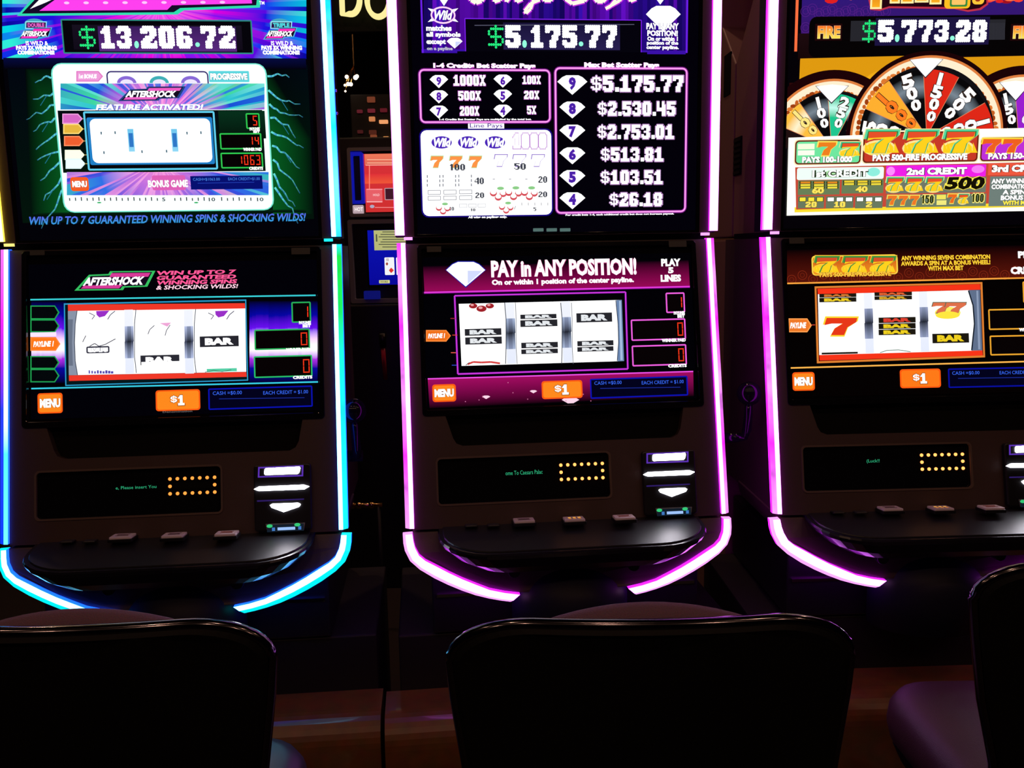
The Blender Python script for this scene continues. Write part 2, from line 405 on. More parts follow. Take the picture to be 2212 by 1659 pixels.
def cut(o, cutters):
    """carve recesses and keep the plain mesh"""
    for k, bm in enumerate(cutters):
        co = obj('cutter', bm, 'black', o.parent); m = o.modifiers.new('cut%d' % k, 'BOOLEAN'); m.object = co; m.operation = 'DIFFERENCE'; m.solver = 'EXACT'
    dg = bpy.context.evaluated_depsgraph_get(); me = bpy.data.meshes.new_from_object(o.evaluated_get(dg))
    cs = [m.object for m in o.modifiers]; o.modifiers.clear(); old = o.data; o.data = me; bpy.data.meshes.remove(old)
    for c in cs: d = c.data; bpy.data.objects.remove(c); bpy.data.meshes.remove(d)
class Machine: pass
SHARE = {}
def build_shell(m):
    E_ = m.e; z = lambda a: a + Z0
    PU = m.PU; PF = m.PF; PL = m.PL
    # upper cabinet: narrower box behind, with a cut-off rear top edge, and the wide front rim
    prof = [(.055, .0), (.375, .0), (.375, .44), (.20, .60), (.20, .95), (.055, .95)]
    obj('upper_cabinet', loft([[(x, y, z(v)) for y, v in prof] for x in (-.315, .315)]), 'backbrown', E_, bevel=.004)
    o_ = [(-.3345, .008), (.3345, .008), (.3345, .93), (-.3345, .93)]; i_ = [(-.314, .0085), (.314, .0085), (.314, .91), (-.314, .91)]
    obj('upper_bezel', PU.ring(o_, i_, -.06, 0), 'brown', E_, bevel=.002)
    for sx in (-1, 1):
        obj('rim_side', box(min(sx * .334, sx * .3545), max(sx * .334, sx * .3545), .016, .062, z(.008), z(.93)), 'black', E_, bevel=.002)
    o2 = [(-.314, .0085), (.314, .0085), (.314, .91), (-.314, .91)]; i2 = [(-.307, .0135), (.307, .0135), (.307, .9), (-.307, .9)]
    obj('screen_surround', PU.ring(o2, i2, -.04, -.002), 'gloss', E_, bevel=.001)
    m.ud = obj('upper_display', box(-.307, .307, .0062, .03, z(.0135), z(.9)), 'gloss', E_)
    obj('seam_plate', box(-.333, .333, .022, .3, z(-.0055), z(.0075)), 'matte', E_)
    # lower cabinet
    lp = [(yF(-.006), -.006), (.375, -.006), (.375, -.62), (.02, -.62), (yF(-.6045), -.6045)]
    lc = obj('lower_cabinet', loft([[(x, y, z(v)) for y, v in lp] for x in (-.3335, .3335)]), 'brown', E_)
    a0 = PF.at0(-.0085); a1 = PF.at0(-.371)
    def fr(x, s0, s1, r): cx, w_ = 0, 2 * x; return [(p, q + (s0 + s1) / 2) for p, q in rrect_pts(w_, s0 - s1, r)]
    tr = [m.PF2.at(*q) for q in ((962, 898), (1476, 880), (1470, 925), (1464, 938), (1452, 945), (1000, 963), (986, 958), (979, 947))]
    mid = sum(t[0] for t in tr) / len(tr)
    px = m.PF2.span(945, 983, 1322, 1083)
    pan = [(px[0] + a, px[1] + b) for a, b in rrect_pts(.374, .0985, .009)]
    cut(lc, [PF.plate(fr(.309, a0, a1, .008), -.024, .03), PF.plate(tr, -.02, .03), PF.plate(pan, -.010, .03)])
    obj('lower_bezel', PF.ring(fr(.309, a0, a1, .008), [(p, q) for p, q in fr(.2992, PF.at0(-.018), PF.at0(-.358), .004)], -.024, .003), 'gloss', E_, bevel=.0015)
    obj('speaker_recess', PF.plate(tr, -.0195, -.0185), 'matte', E_)
    # lower glass
    ls = [PL.at0(v) for v in (-.012, -.366)]
    m.ld = obj('lower_display', PL.plate([(-.3, ls[1]), (.3, ls[1]), (.3, ls[0]), (-.3, ls[0])], -.010, 0), 'gloss', E_)
    # player panel
    m.pp = obj('player_panel', PF.plate(pan, -.0098, -.006), 'gloss', E_, bevel=.001)
    pin = [(px[0] + a, px[1] + b) for a, b in rrect_pts(.371, .0955, .008)]; pout = [(px[0] + a, px[1] + b) for a, b in rrect_pts(.379, .1035, .011)]
    obj('panel_lip', PF.ring(pout, pin, -.004, .0018), 'brown_lip', m.pp)
    # bill validator
    vx = m.PF2.span(1384, 970, 1503, 1113)
    vp = [(vx[0] + a, vx[1] + b) for a, b in rrect_pts(.1175, .138, .006)]
    m.bv = obj('bill_validator', PF.plate(vp, .0, .014), 'black', E_, bevel=.003)
    # lower pan with the round corner strips
    inn, out = [], []
    PLq = m.corner_plane
    n = len(CURVE_PX[0])
    for k, (a, b) in enumerate(zip(*CURVE_PX)):
        f = k / (n - 1); yy = -.1185 - .012 * min(1, f * 3) - .03 * f
        inn.append(m.M2.hit_y(yy, *a)); out.append(m.M2.hit_y(yy + .004, *b))
    panpts = [(p[0], p[1] + .004, p[2]) for p in inn]
    L = [(-x, y, v) for x, y, v in reversed(panpts)]
    ringf = panpts + L; ringb = [(x, .2, v) for x, y, v in ringf]
    obj('lower_pan', loft([ringf, ringb]), 'brown', E_, bevel=.002)
    # light strips
    w_ = .0185
    S = m.strips
    for sx in (-1, 1):
        side = 'left' if sx < 0 else 'right'
        up = [((sx * .3345, 0, z(v)), (sx * (.3345 + (.0205 if m.i else .0195)), 0, z(v))) for v in (.012, .3, .6, .93)]
        obj('light_strip', strip_mesh(up, S['fu']), [S['up_' + side + '_face'], S['up_' + side + '_edge'], S.get('wallup_' + side, S['wall_' + side])], E_)
        zs = [-.004 - k * (.596 / 6) for k in range(7)]
        lo = [((sx * .3338, yF(v), z(v)), (sx * (.3338 + w_), yF(v) + .002, z(v))) for v in zs]
        obj('light_strip', strip_mesh(lo, S['fl']), [S['lo_' + side + '_face'], S['lo_' + side + '_edge'], S['wall_' + side]], E_)
        co = [((sx * a[0], a[1], a[2]), (sx * b[0], b[1], b[2])) for a, b in zip(inn, out)]
        obj('light_strip', strip_mesh(co, S['fc']), [S['co_' + side + '_face'], S['co_' + side + '_edge'], S['wall_' + side]], E_)
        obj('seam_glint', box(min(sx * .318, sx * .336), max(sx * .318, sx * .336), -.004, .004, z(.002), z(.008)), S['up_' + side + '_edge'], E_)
        lx = sx * .128
        bm = tube([(lx, -.14, z(-.690)), (lx, -.172, z(-.690))], .013, 14); obj('lock_barrel', bm, 'black', E_, bevel=.002)
    # button deck: a thick slab with round front corners
    top = []
    hw, yb, yf = .284, -.108, -.258
    for sx in (1, -1):
        arc = [(sx * (hw - .115 + .115 * math.sin(t)), yf + .10 - .10 * math.cos(t)) for t in [k * math.pi / 16 for k in range(9)]]
        arc = arc + [(sx * hw, yb)]
        top += arc if sx > 0 else arc[::-1]
    def dz(y): return -.603 - .10 * (yb - y)
    rings = []
    for s_, dd in ((.80, -.050), (.90, -.034), (.985, -.012), (1, -.004), (.992, 0)):
        rings.append([(x * s_, yb + (y - yb) * s_, z(dz(y) + dd)) for x, y in top])
    m.dk = obj('button_deck', loft(rings), 'deckside', E_)
    m.PD = Plane(E_, (0, yb, z(-.603)), (0, 1, -.10))
    ins = [(x * .965, yb + (y - yb) * .95) for x, y in top]
    rr = [[(x, y, z(dz(y) + .0005)) for x, y in ins], [(x * .995, yb + (y - yb) * .995, z(dz(y) + .003)) for x, y in ins]]
    obj('deck_top', loft(rr), 'deck', m.dk)
    # belly and base
    rings = []
    for k in range(9):
        a = k / 8 * math.pi / 2; r = math.cos(a) * .999 + .001; rings.append([(.128 * math.cos(t) * r, -.1 - .10 * max(0, math.sin(t)) * r + .04 * max(0, -math.sin(t)), z(-.765 + .075 * math.sin(a))) for t in [q * math.pi / 12 for q in range(24)]])
    rings = [[(x, y, z(-.86)) for x, y, _ in rings[0]]] + rings
    obj('belly_panel', loft(rings), 'belly', E_, smooth=True)
    obj('base_box', box(-.30, .30, -.07, .37, .46, z(-.70)), 'black', E_, bevel=.004)
    obj('base_trim', box(-.29, .29, -.076, -.07, .545, .552), 'chrome', E_)
def build_lever(m, kx, ky):
    """side lever: pivot boss, curved arm and ball knob, given where the ball sits on the cabinet's right side"""
    E_ = m.e
    p = m.M2 if m.i == 1 else m
    b = Vector(p.hit_y(-.03, kx, ky)); x, y, zz = b
    obj('lever_knob', (lambda: (lambda bm: (bmesh.ops.create_uvsphere(bm, u_segments=24, v_segments=14, radius=.0275, matrix=Matrix.Translation((x, y, zz))), bm)[1])(bmesh.new()))(), 'gloss', E_, smooth=True)
    pts = [(x, y, zz - .02), (x + .001, y + .004, zz - .05), (x + .002, y + .012, zz - .085), (x, y + .022, zz - .103), (x - .02, y + .03, zz - .108), (.375, y + .035, zz - .108)]
    obj('lever_arm', tube(pts, [.0085, .0095, .0105, .0105, .011, .012], 12), 'gloss', E_, smooth=True)
    obj('lever_boss', tube([(.33, y + .035, zz - .108), (.38, y + .035, zz - .108)], .013, 16), 'matte', E_, bevel=.002)
def build_front_details(m, panel_text, tx_box, bright, led_extra=False):
    E_ = m.e; PF = m.PF; q = m.PF2   # q: same plane seen on the middle machine, for shared positions
    h = .0001
    def ppt(px, py): return q.at(px, py)
    # lamps of the player panel
    cx0, cy0, w_, h_ = q.span(1213, 1003, 1303, 1034)
    spots = [(i, j) for j in (0, 2) for i in range(7)] + [(0, 1), (6, 1)]
    for i, j in sorted(spots, key=lambda t: (t[1], t[0])):
        x = cx0 - w_ / 2 + w_ * i / 6; v = cy0 + h_ / 2 - h_ * j / 2
        bm = bmesh.new(); bmesh.ops.create_uvsphere(bm, u_segments=10, v_segments=6, radius=.0037, matrix=Matrix.Translation(PF.pt(x, v, -.0055)))
        obj('indicator_lamp', bm, M['lamp_hot'] if bright else M['lamp_warm'], m.pp, smooth=True)
    bx = PF.plate([(cx0 + a, cy0 + b) for a, b in rrect_pts(w_ * .80, h_ * .42, .001)], -.006, -.0052)
    obj('keypad_window', bx, 'matte', m.pp)
    cv = Canvas(Plane(E_, PF.pt(0, 0, -.0058), PF.u), .0001)
    x0, y0, x1, y1 = tx_box
    cv.text(panel_text, (x0 + x1) / 2, (y0 + y1) / 2, x1 - x0, y1 - y0, hx('2fae7a'), bold=.0, rot=0)
    a, b = m.at(PF, 0, 0) if False else (0, 0)
    cv.build('panel_message', m.pp)
    # lights of the bill validator
    def vplate(px4, name, mat, hh=.0015):
        P = [q.at(*t) for t in px4]; return obj(name, PF.plate(P, .013, .014 + hh), mat, m.bv)
    vplate([(1406, 985), (1408, 981.5), (1475, 978), (1477, 981), (1475, 990), (1472, 993), (1408, 995.5), (1406, 993)], 'light_bar', 'val_white')
    vplate([(1386, 1025), (1396, 1019.5), (1485, 1015.5), (1496, 1019), (1486, 1025), (1396, 1028.5)], 'light_slot', 'val_white')
    vplate([(1419, 1058), (1424, 1055), (1475, 1053), (1480, 1056), (1477, 1061), (1447, 1072), (1423, 1063)], 'light_arrow', 'val_white')
    P = [q.at(*t) for t in ((1393, 1001), (1393, 979), (1483, 975), (1483, 998))]
    I = [q.at(*t) for t in ((1396, 998), (1396, 982), (1480, 978), (1480, 995))]
    obj('light_frame', PF.ring(P, I, .013, .0148), 'val_violet', m.bv)
    P = [q.at(*t) for t in ((1393, 1051), (1393, 1048), (1486, 1044), (1486, 1046.5))]
    obj('light_line', PF.plate(P, .013, .0145), 'val_violet_dim', m.bv)
    P = [q.at(*t) for t in ((1412, 1097), (1490, 1094), (1488, 1110), (1416, 1113))]
    tk = obj('ticket', PF.plate(P, .013, .0165), 'ticket_grey', m.bv)
    cv = Canvas(Plane(E_, PF.pt(0, 0, .0166), PF.u), .0001)
    cv2 = cv; old = cv.p.at; cv.p.at = q.at
    cv.p.span = lambda x0, y0, x1, y1: q.span(x0, y0, x1, y1)
    cv.rect(1415, 1097, 1488, 1112, hx('101c28')); cv.ell(1420, 1101, 6, 3.5, hx('35c878')); cv.ell(1475, 1098, 6, 3.5, hx('35c878'))
    cv.rect(1436, 1103, 1471, 1109, hx('9fc4ff')); cv.rect(1425, 1104, 1431, 1111, hx('3f78c0')); cv.rect(1477, 1101, 1483, 1108, hx('3f78c0'))
    cv.build('ticket_print', tk)
    # buttons of the deck
    D = m.PD; Q = m.PD2
    for k, (bx_, by_, bw, bh, mat) in enumerate(((1018, 1139, 24, 14, 'buttondark'), (1066, 1138, 24, 14, 'buttondark'), (1132, 1135, 44, 26, 'button'), (1240, 1132, 44, 26, 'button'), (1348, 1128, 44, 26, 'button'))):
        x, v, w_, h_ = Q.span(bx_ - bw / 2, by_ - bh / 2, bx_ + bw / 2, by_ + bh / 2)
        h_ = w_ * .82
        b = obj('button', D.plate([(x + a, v + c) for a, c in rrect_pts(w_ * 1.12, h_ * 1.12, .003)], .002, .009 if k > 1 else .005), 'black', m.dk, bevel=.001)
        cp = obj('button_cap', D.plate([(x + a, v + c) for a, c in rrect_pts(w_, h_, .003)], .008 if k > 1 else .004, .013 if k > 1 else .006), mat, b, bevel=.001)
        if k > 1:
            cv = Canvas(Plane(E_, D.pt(x, v, .0131), D.u), .0001, .00001)
            dk = hx('241014')
            def loc(a, b_, c, d, col): cv.local(a * w_, b_ * h_, c * w_, d * h_, col)
            if k == 3 and m.i > 0:
                for r_ in range(2):
                    for c_ in range(3):
                        loc(-.28 + c_ * .24, -.2 + r_ * .26, -.14 + c_ * .24, -.04 + r_ * .26, hx('ffb84a' if r_ else 'd07a28', 1.0))
            else:
                for r_ in range(3):
                    loc(-.3 + .04 * ((r_ + k) % 2), .14 - r_ * .17, .3 - .05 * (r_ % 2), .26 - r_ * .17, dk if k != 4 else hx('50211c'))
            cv.build('button_print', cp)
def make_machine(i, tx, ty, yaw, label):
    m = Machine(); m.i = i
    m.e = empty('slot_machine', (tx, ty, 0), math.radians(yaw), label, 'slot machine', 'slot machines in the front row')
    m.PU = Plane(m.e, (0, 0, Z0), (0, 0, 1))
    m.PS = Plane(m.e, (0, .0060, Z0), (0, 0, 1))
    m.PF = Plane(m.e, (0, PF_Y0, Z0), (0, SLF, 1)); k = 1 / math.sqrt(1 + SLF ** 2)
    m.PF.at0 = lambda z: z / k
    m.PL = Plane(m.e, (0, LDY(0), Z0), (0, .1863, 1)); k2 = 1 / math.sqrt(1 + .1863 ** 2)
    m.PL.at0 = lambda z: z / k2
    def hit_y(yy, px, py):
        p = Plane(m.e, (0, yy, Z0), (0, 0, 1)); a, b = p.at(px, py); return (a, yy, Z0 + b)
    m.hit_y = hit_y; m.corner_plane = None
    m.PD = Plane(m.e, (0, -.108, Z0 - .603), (0, 1, -.10))
    return m
SPEC = ((-.7137, 1.8815, 5.0849), (.1083, 1.9435, 5.8181), (.9123, 1.9776, 1.5736))
LAB = ('slot machine with green lightning upper screen, edged by cyan and yellow light strips',
       'slot machine in the middle with diamond pay table screen, edged by magenta light strips',
       'slot machine at the right with bonus wheel upper screen and red sevens')
MS = [make_machine(i, *SPEC[i], LAB[i]) for i in range(3)]
# light colours
W1 = rgba(4.6, 1.02, 6.0); MG = rgba(.95, .02, 1.0); PK = rgba(1.2, .35, 1.2); CY = rgba(.0, .95, 1.05); WC = rgba(1.02, 4.2, 6.0)
zt = lambda v: v + Z0
glow_specs = {
 'y_wall': (glow, (rgba(2.4, 1.7, .12), 1.0)),
 'm_wall': (glow, (rgba(2.2, .03, 3.6), 1.0)),
 'b_wall': (glow, (rgba(.02, .25, 3.6), 1.0)),
 'm_face': (glow, (W1, 1.0)),
 'm_up_edge': (glow, (rgba(1.5, .5, 1.7), 1.0)),
 'm_edge': (ramp_glow, ([(0, PK), (.25, MG), (.45, PK), (.7, MG), (.85, PK), (1, MG)], zt(-.6), zt(0), 1.0, .45)),
 'm_co_edge': (glow, (rgba(1.35, .45, 1.4), 1.0)),
 'c_face': (glow, (WC, 1.0)),
 'c_up_edge': (ramp_glow, ([(0, CY), (.2, rgba(.25, 1.0, 1.1)), (.4, CY), (.6, rgba(.3, 1.05, 1.1)), (.8, CY), (1, CY)], zt(0), zt(.6), 1.0, .2)),
 'c_lo_edge': (ramp_glow, ([(0, CY), (.35, CY), (.62, rgba(.0, 1.0, .75)), (.76, rgba(0, .95, .12)), (.95, rgba(0, .85, .06)), (1, CY)], zt(-.6), zt(0), 1.0, .1)),
 'c_co_edge': (glow, (CY, 1.0)),
 'y_face': (glow, (rgba(3.6, 3.0, 1.0), 1.0)),
 'y_edge': (glow, (rgba(1.1, .95, .25), 1.0)),
 'b_face': (ramp_glow, ([(0, rgba(.2, 1.2, 1.6)), (.3, rgba(.1, 1.0, 1.3)), (.42, rgba(1.2, 1.7, 2.2)), (.6, rgba(2.2, 1.8, 2.5)), (1, rgba(2.6, 1.6, 2.6))], zt(-.6), zt(0), 1.0)),
 'b_edge': (ramp_glow, ([(0, rgba(0, .05, 1)), (.45, rgba(.02, .05, 1)), (.6, rgba(.4, .02, 1)), (.75, MG), (1, rgba(1.0, .2, 1))], zt(-.6), zt(0), 1.0)),
}
for k, (f, a) in glow_specs.items(): M[k] = f('led_strip_' + k, *a)
M['lamp_warm'] = glow('lamp_warm', rgba(1.4, .45, .07), 1.0); M['lamp_hot'] = glow('lamp_hot', rgba(2.0, .68, .16), 1.2)
M['val_white'] = glow('validator_white', rgba(1, .95, 1.05), 22.0); M['val_violet'] = glow('validator_violet', hx('5a30b0'), 1); M['val_violet_dim'] = glow('validator_violet_dim', hx('2a1860'), 1)
M['ticket_grey'] = plain('ticket_grey', (.3, .33, .36, 1), .5)
magenta = dict(wall_left='m_wall', wall_right='m_wall', fu=.93, fl=.52, fc=.72)
for sd in ('left', 'right'):
    magenta.update({'up_%s_face' % sd: 'm_face', 'up_%s_edge' % sd: 'm_up_edge', 'lo_%s_face' % sd: 'm_face', 'lo_%s_edge' % sd: 'm_edge', 'co_%s_face' % sd: 'm_face', 'co_%s_edge' % sd: 'm_co_edge'})
cyan = dict(wallup_left='y_wall', wall_left='b_wall', wall_right='b_wall', fu=.5, fl=.48, fc=.55, up_left_face='y_face', up_left_edge='y_edge', up_right_face='c_face', up_right_edge='c_up_edge', lo_right_face='c_face', lo_right_edge='c_lo_edge',
            lo_left_face='b_face', lo_left_edge='b_edge', co_left_face='c_face', co_left_edge='c_co_edge', co_right_face='c_face', co_right_edge='c_co_edge')
for m in MS:
    m.M2 = MS[1]; m.PF2 = MS[1].PF; m.PD2 = MS[1].PD; m.strips = cyan if m.i == 0 else magenta
    build_shell(m)
for m in MS: m.PD2 = MS[1].PD
build_lever(MS[0], 764, 888); build_lever(MS[1], 1618, 850)
build_front_details(MS[0], 'e, Please insert You', (250, 1049, 338, 1057), False)
build_front_details(MS[1], 'ome To Caesars Palac', (1092, 1016, 1172, 1025), True)
build_front_details(MS[2], '(Luck!!', (1872, 992, 1900, 1001), True)
# ------------------------------------------------------------------ screen pictures
def logo(c, x0, y0, x1, y1, text='AFTERSHOCK', edge='35c060', fill='e0409a'):
    w_, h_ = x1 - x0, y1 - y0
    P = lambda k: [(x0 + a * w_, y0 + b * h_) for a, b in k]
    c.concave(P([(0, 1), (.18, .2), (.42, .16), (.44, .02), (1, 0), (.9, .8), (.62, .84), (.6, .97)]), hx(edge))
    c.concave(P([(.05, .93), (.2, .27), (.45, .23), (.47, .08), (.96, .06), (.87, .74), (.59, .78), (.57, .91)]), hx('140a1e'))
    c.poly(P([(.46, .12), (.94, .1), (.91, .3), (.43, .32)]), hx(fill)); c.poly(P([(.12, .74), (.6, .7), (.55, .88), (.08, .9)]), hx(fill))
    c.text(text, x0 + .49 * w_, y0 + .52 * h_, w_ * .74, h_ * .44, WHITE, bold=.05, shear=.35, out=hx('30103a'), ot=.03)
def meter(c, x0, y0, x1, y1, edge, val, cap, digit_w=12, dig='ff3a1a', t=3):
    c.frame(x0, y0, x1, y1, t, hx(edge), fill=hx('060203'))
    h_ = (y1 - y0) * .62; x = x1 - 6
    for ch in reversed(val):
        c.seg7(ch, x - digit_w, (y0 + y1) / 2 - h_ / 2 - 1, x, (y0 + y1) / 2 + h_ / 2 - 1, hx(dig), 2.2); x -= digit_w + 4
    for k, (t_, w_) in enumerate(cap): c.text(t_, x1 - w_ / 2, y1 + k * 7 - (len(cap) - 1) * 0, w_, 7, WHITE, bold=.06)
def menu(c, x0, y0, x1, y1, t='MENU', col='ff8a1e', edge='ff5a10', tw=.82, th=.46):
    c.rect(x0, y0, x1, y1, hx(edge), r=6); c.rect(x0 + 3, y0 + 3, x1 - 3, y1 - 3, hx(col), r=5)
    c.text(t, (x0 + x1) / 2, (y0 + y1) / 2, (x1 - x0) * tw, (y1 - y0) * th, WHITE, bold=.06, out=hx('7a3010'), ot=.04)
def dollar(c, x0, y0, x1, y1, col='ff8a1e', edge='ff5a10'):
    c.rect(x0, y0, x1, y1, hx(edge), r=6); c.rect(x0 + 3, y0 + 3, x1 - 3, y1 - 3, hx(col), r=5); cx, cy = (x0 + x1) / 2, (y0 + y1) / 2
    for g, k in ((1.5, hx('9a4a18')), (0, WHITE)):
        c.bits('$', cx - 16 - g, cy - 10 - g, cx - 2 + g, cy + 6 + g, k); c.bits('1', cx - g, cy - 11 - g, cx + 14 + g, cy + 11 + g, k)
def cashbox(c, x0, y0, x1, y1, a, b, dim=1.0):
    c.frame(x0, y0, x1, y1, 3, hx('0a12b0', dim), fill=hx('02021c'))
    w_, h_ = x1 - x0, y1 - y0
    c.text(a, x0 + .18 * w_, y0 + .29 * h_, .28 * w_, .2 * h_, hx('3a6cff'), bold=.0); c.text(b, x0 + .74 * w_, y0 + .26 * h_, .43 * w_, .2 * h_, hx('3a6cff'), bold=.0)
    c.line(x0 + .1 * w_, y0 + .56 * h_, x0 + .92 * w_, y0 + .5 * h_, 1.6, hx('1a2a90'))
def tagshape(c, x0, y0, x1, y1, col, fill=None, t=2.5, text=None):
    P = [(x0, y0), (x1 - 10, y0), (x1, (y0 + y1) / 2), (x1 - 10, y1), (x0, y1)]
    c.poly(P, hx(col))
    c.poly([(x0 + (0 if not fill else t), y0 + t), (x1 - 11, y0 + t), (x1 - t - 1, (y0 + y1) / 2), (x1 - 11, y1 - t), (x0 + (0 if not fill else t), y1 - t)], hx(fill or '04080c'))
    if text: c.text(text, (x0 + x1) / 2 - 4, (y0 + y1) / 2, (x1 - x0) * .66, (y1 - y0) * .42, WHITE, bold=.05, shear=.15)
def jackpot(c, items, y0, y1, halo='3a2a78'):
    for ch, x0, x1 in items:
        if ch == 'S': c.bits('S', x0, y0, x1, y1 + 1, hx('1fd070', 1.3), True, .9)
        elif ch in ',.': c.ell((x0 + x1) / 2, y1 - 9, 5, 5 if ch == '.' else 8, hx('8affd0', 1.2), 10)
        else: c.bits(ch, x0 + 2, y0 + 1, x1 - 2, y1 - 1, hx('ffffff', 1.6), True, 1.1)
def reel_div(c, x0, x1, y0, y1, lite='b8c4e8', dark='3c4258'):
    ym = (y0 + y1) / 2; h_ = (y1 - y0)
    c.rect(x0, y0, x1, y1, hx('f4f7ff'), hx('e8eeff'))
    c.rect(x0, y0 + .26 * h_, x1, ym, hx(lite), hx(dark)); c.rect(x0, ym, x1, y1 - .24 * h_, hx(dark), hx(lite))
    c.rect(x0 + .28 * (x1 - x0), y0 + .26 * h_, x1 - .28 * (x1 - x0), ym, hx('8c98b8'), hx('20242f')); c.rect(x0 + .28 * (x1 - x0), ym, x1 - .28 * (x1 - x0), y1 - .24 * h_, hx('20242f'), hx('8c98b8'))
def frame_px(c, q, t, col):
    """four px corners TL TR BR BL"""
    for a, b in zip(q, q[1:] + q[:1]): c.line(*a, *b, t, col)
def screens_left(m):
    c = Canvas(m.PS, lim=(-.3065, .3065, .014, .9))
    c.local(-.3065, .014, .3065, .9, hx('020207'))
    c.local(-.298, .05, .298, .37, hx('02140a'), hx('010510'))
    # green glow and bolts
    for x0, x1 in ((62, 145), (585, 672)):
        a, b = (hx('01100a'), hx('065a20')) if x0 < 100 else (hx('065a20'), hx('01100a'))
        c.up(); c.face([c.p.at(x0, 300), c.p.at(x1, 300), c.p.at(x1 + 5, 462), c.p.at(x0 + 5, 462)], [a, b, b, a] if x0 < 100 else [a, b, b, a])
        c.up(); c.face([c.p.at(x0 - 8, 140), c.p.at(x1 - 8, 140), c.p.at(x1, 300), c.p.at(x0, 300)], [hx('010408'), hx('010810'), b, a])
    c.rect(75, 456, 665, 462, hx('042a12'), hx('010a08'))
    rd = random.Random(4)
    for sx in (-1, 1):
        for k in range(9):
            x = (118 + k * 3) if sx < 0 else (578 + k * 2); y = 165 + k * 30; p = [(x, y)]
            L = rd.randint(6, 8)
            for q in range(L):
                x += sx * rd.uniform(5, 13) * (1 if k < 6 else .8); y += rd.uniform(-3, 10) + (k - 2) * 1.3; p.append((x, y))
            for q in range(len(p) - 1): c.line(*p[q], *p[q + 1], 4.4 - q * .4, hx('6af0e0', max(.35, 1 - q * .1)), hx('3a8ad8', max(.3, .9 - q * .1)))
            if k % 2: c.line(*p[3], p[3][0] + sx * 14, p[3][1] + 22, 1.6, hx('2a90b0', .6))
    # upper art: rays
    cols = [hx(s) for s in ('1030e8', '00d8e8', '00c8d8', '0a88f0', '30f0d8', '2010d0', '7a08d8', '0808a0')]
    c.rays(345, 15, (6, -45, 662, 128), 190, [(0, [hx('ff30e8'), hx('ff70f0')]), (120, [hx('e000e0'), hx('b010e8'), hx('8a10f0')]), (230, [hx(s) for s in ('5a08e0', '2010e0', '8a10e0', '1838f0')]), (330, cols), (520, cols)], 11)
    c.up(); c.face([c.p.at(x, y) for x, y in ((14, 100), (664, 96), (665, 131), (15, 134))], [(0, 0, .02, 1)] * 4) if False else None
    c.rect(14, 126, 666, 150, hx('050a3c'), hx('020208'))
    # big title board, lower edge in view
    c.concave([(38, 35), (72, -4), (100, -45), (568, -45), (562, 17), (398, 23), (384, 32)], hx('30e0b0'))
    c.concave([(48, 30), (80, -4), (104, -42), (560, -42), (554, 12), (390, 18), (376, 27)], hx('140a28'))
    c.concave([(86, 24), (120, 0), (150, -30), (540, -36), (545, 8), (372, 12), (362, 22)], hx('ff40f0'), )
    c.poly([(66, 20), (90, -4), (126, -6), (100, 6)], WHITE)
    c.rect(150, -40, 540, -6, hx('201030'))
    for k in range(9): c.ell(145 + k * 42, 7 - k * .2, 6, 3, hx('ffc8ff'), 10)
    c.text('TM', 566, 7, 11, 7, WHITE)
    # jackpot window
    c.frame(137, 43, 548, 117, 3, hx('2a8a80'), fill=hx('05040a'))
    c.rect(160, 55, 525, 108, hx('16101f'), hx('100a18'))
    c.rect(215, 58, 512, 112, hx('3a1c5c'), hx('5a2a80'))
    jackpot(c, (('S', 172, 207), ('1', 217, 249), ('3', 251, 286), (',', 290, 302), ('2', 303, 341), ('0', 342, 379), ('6', 380, 417), ('.', 422, 433), ('7', 433, 469), ('2', 472, 510)), 56, 106)
    for cx, top, tcol in ((78, 'DOUBLE', 'e060c0'), (607, 'TRIPLE', '50d8e0')):
        c.ell(cx - 2, 52, 22, 11, hx('48a8c0')); c.rect(cx - 22, 47, cx + 24, 63, hx('9ff0ff'), shear=.15); c.rect(cx - 20, 49, cx + 22, 61, hx('301048'), shear=.15)
        c.text(top, cx + 1, 55, 36, 9, hx(tcol), bold=.06)
        logo(c, cx - 38, 60, cx + 36, 86, edge='50b0e0', fill='ff30c0')
        for k, s in enumerate(('IS WILD &', 'PAYS 2X WINNING' if cx < 300 else 'PAYS 3X WINNING', 'COMBINATIONS!')): c.text(s, cx + 2 - (1 - k) * -1, 94 + k * 10, (48, 88, 80)[k], 9.5, WHITE, bold=.07 if k else .03)
    # framed game picture
    c.rect(357 - 230, 299 - 160, 357 + 230, 299 + 160, hx('7af0d8'), r=23); X = c.p.span(357 - 227, 298.5 - 157, 357 + 227, 298.5 + 157)
    c.rect(357 - 227, 299 - 157.5, 357 + 227, 299 + 157.5, hx('f2ffff', 1.15), r=20)
    tagshape(c, 166, 154, 224, 177, 'e87ac8', 'f0a0dc', text='1st BONUS')
    c.frame(232, 154, 452, 190, 3, hx('3a2a70'), r=10, fill=hx('f4ffff', 1.1))
    for x, col in ((275, '8a6ad8'), (345, '40b0b8'), (413, '8a6ad8')):
        c.ell(x, 180, 21, 15, hx(col), 16, 0, 180); c.ell(x, 180, 14, 8, hx('f0e8ff'), 14, 0, 180)
    c.rect(452, 154, 539, 178, hx('60d8e0'), r=2); c.text('PROGRESSIVE', 495, 166, 80, 14, WHITE, bold=.06, out=hx('2a6a80'), ot=.04)
    bl = [hx(s) for s in ('1a50d8', '30c8d0', '2a80e0', '60e0d0', '3060e0', 'c070e0', '40d8a0')]
    c.rays(350, 262, (132, 181, 572, 237), 150, [(0, [hx('ff9ae0')]), (70, [hx('e070e0'), hx('6060e8'), hx('ffa0e8')]), (150, bl), (330, bl + [hx('a0ffe8')])], 3)
    c.up(); logo(c, 256, 187, 402, 219, edge='204080', fill='f060c8')
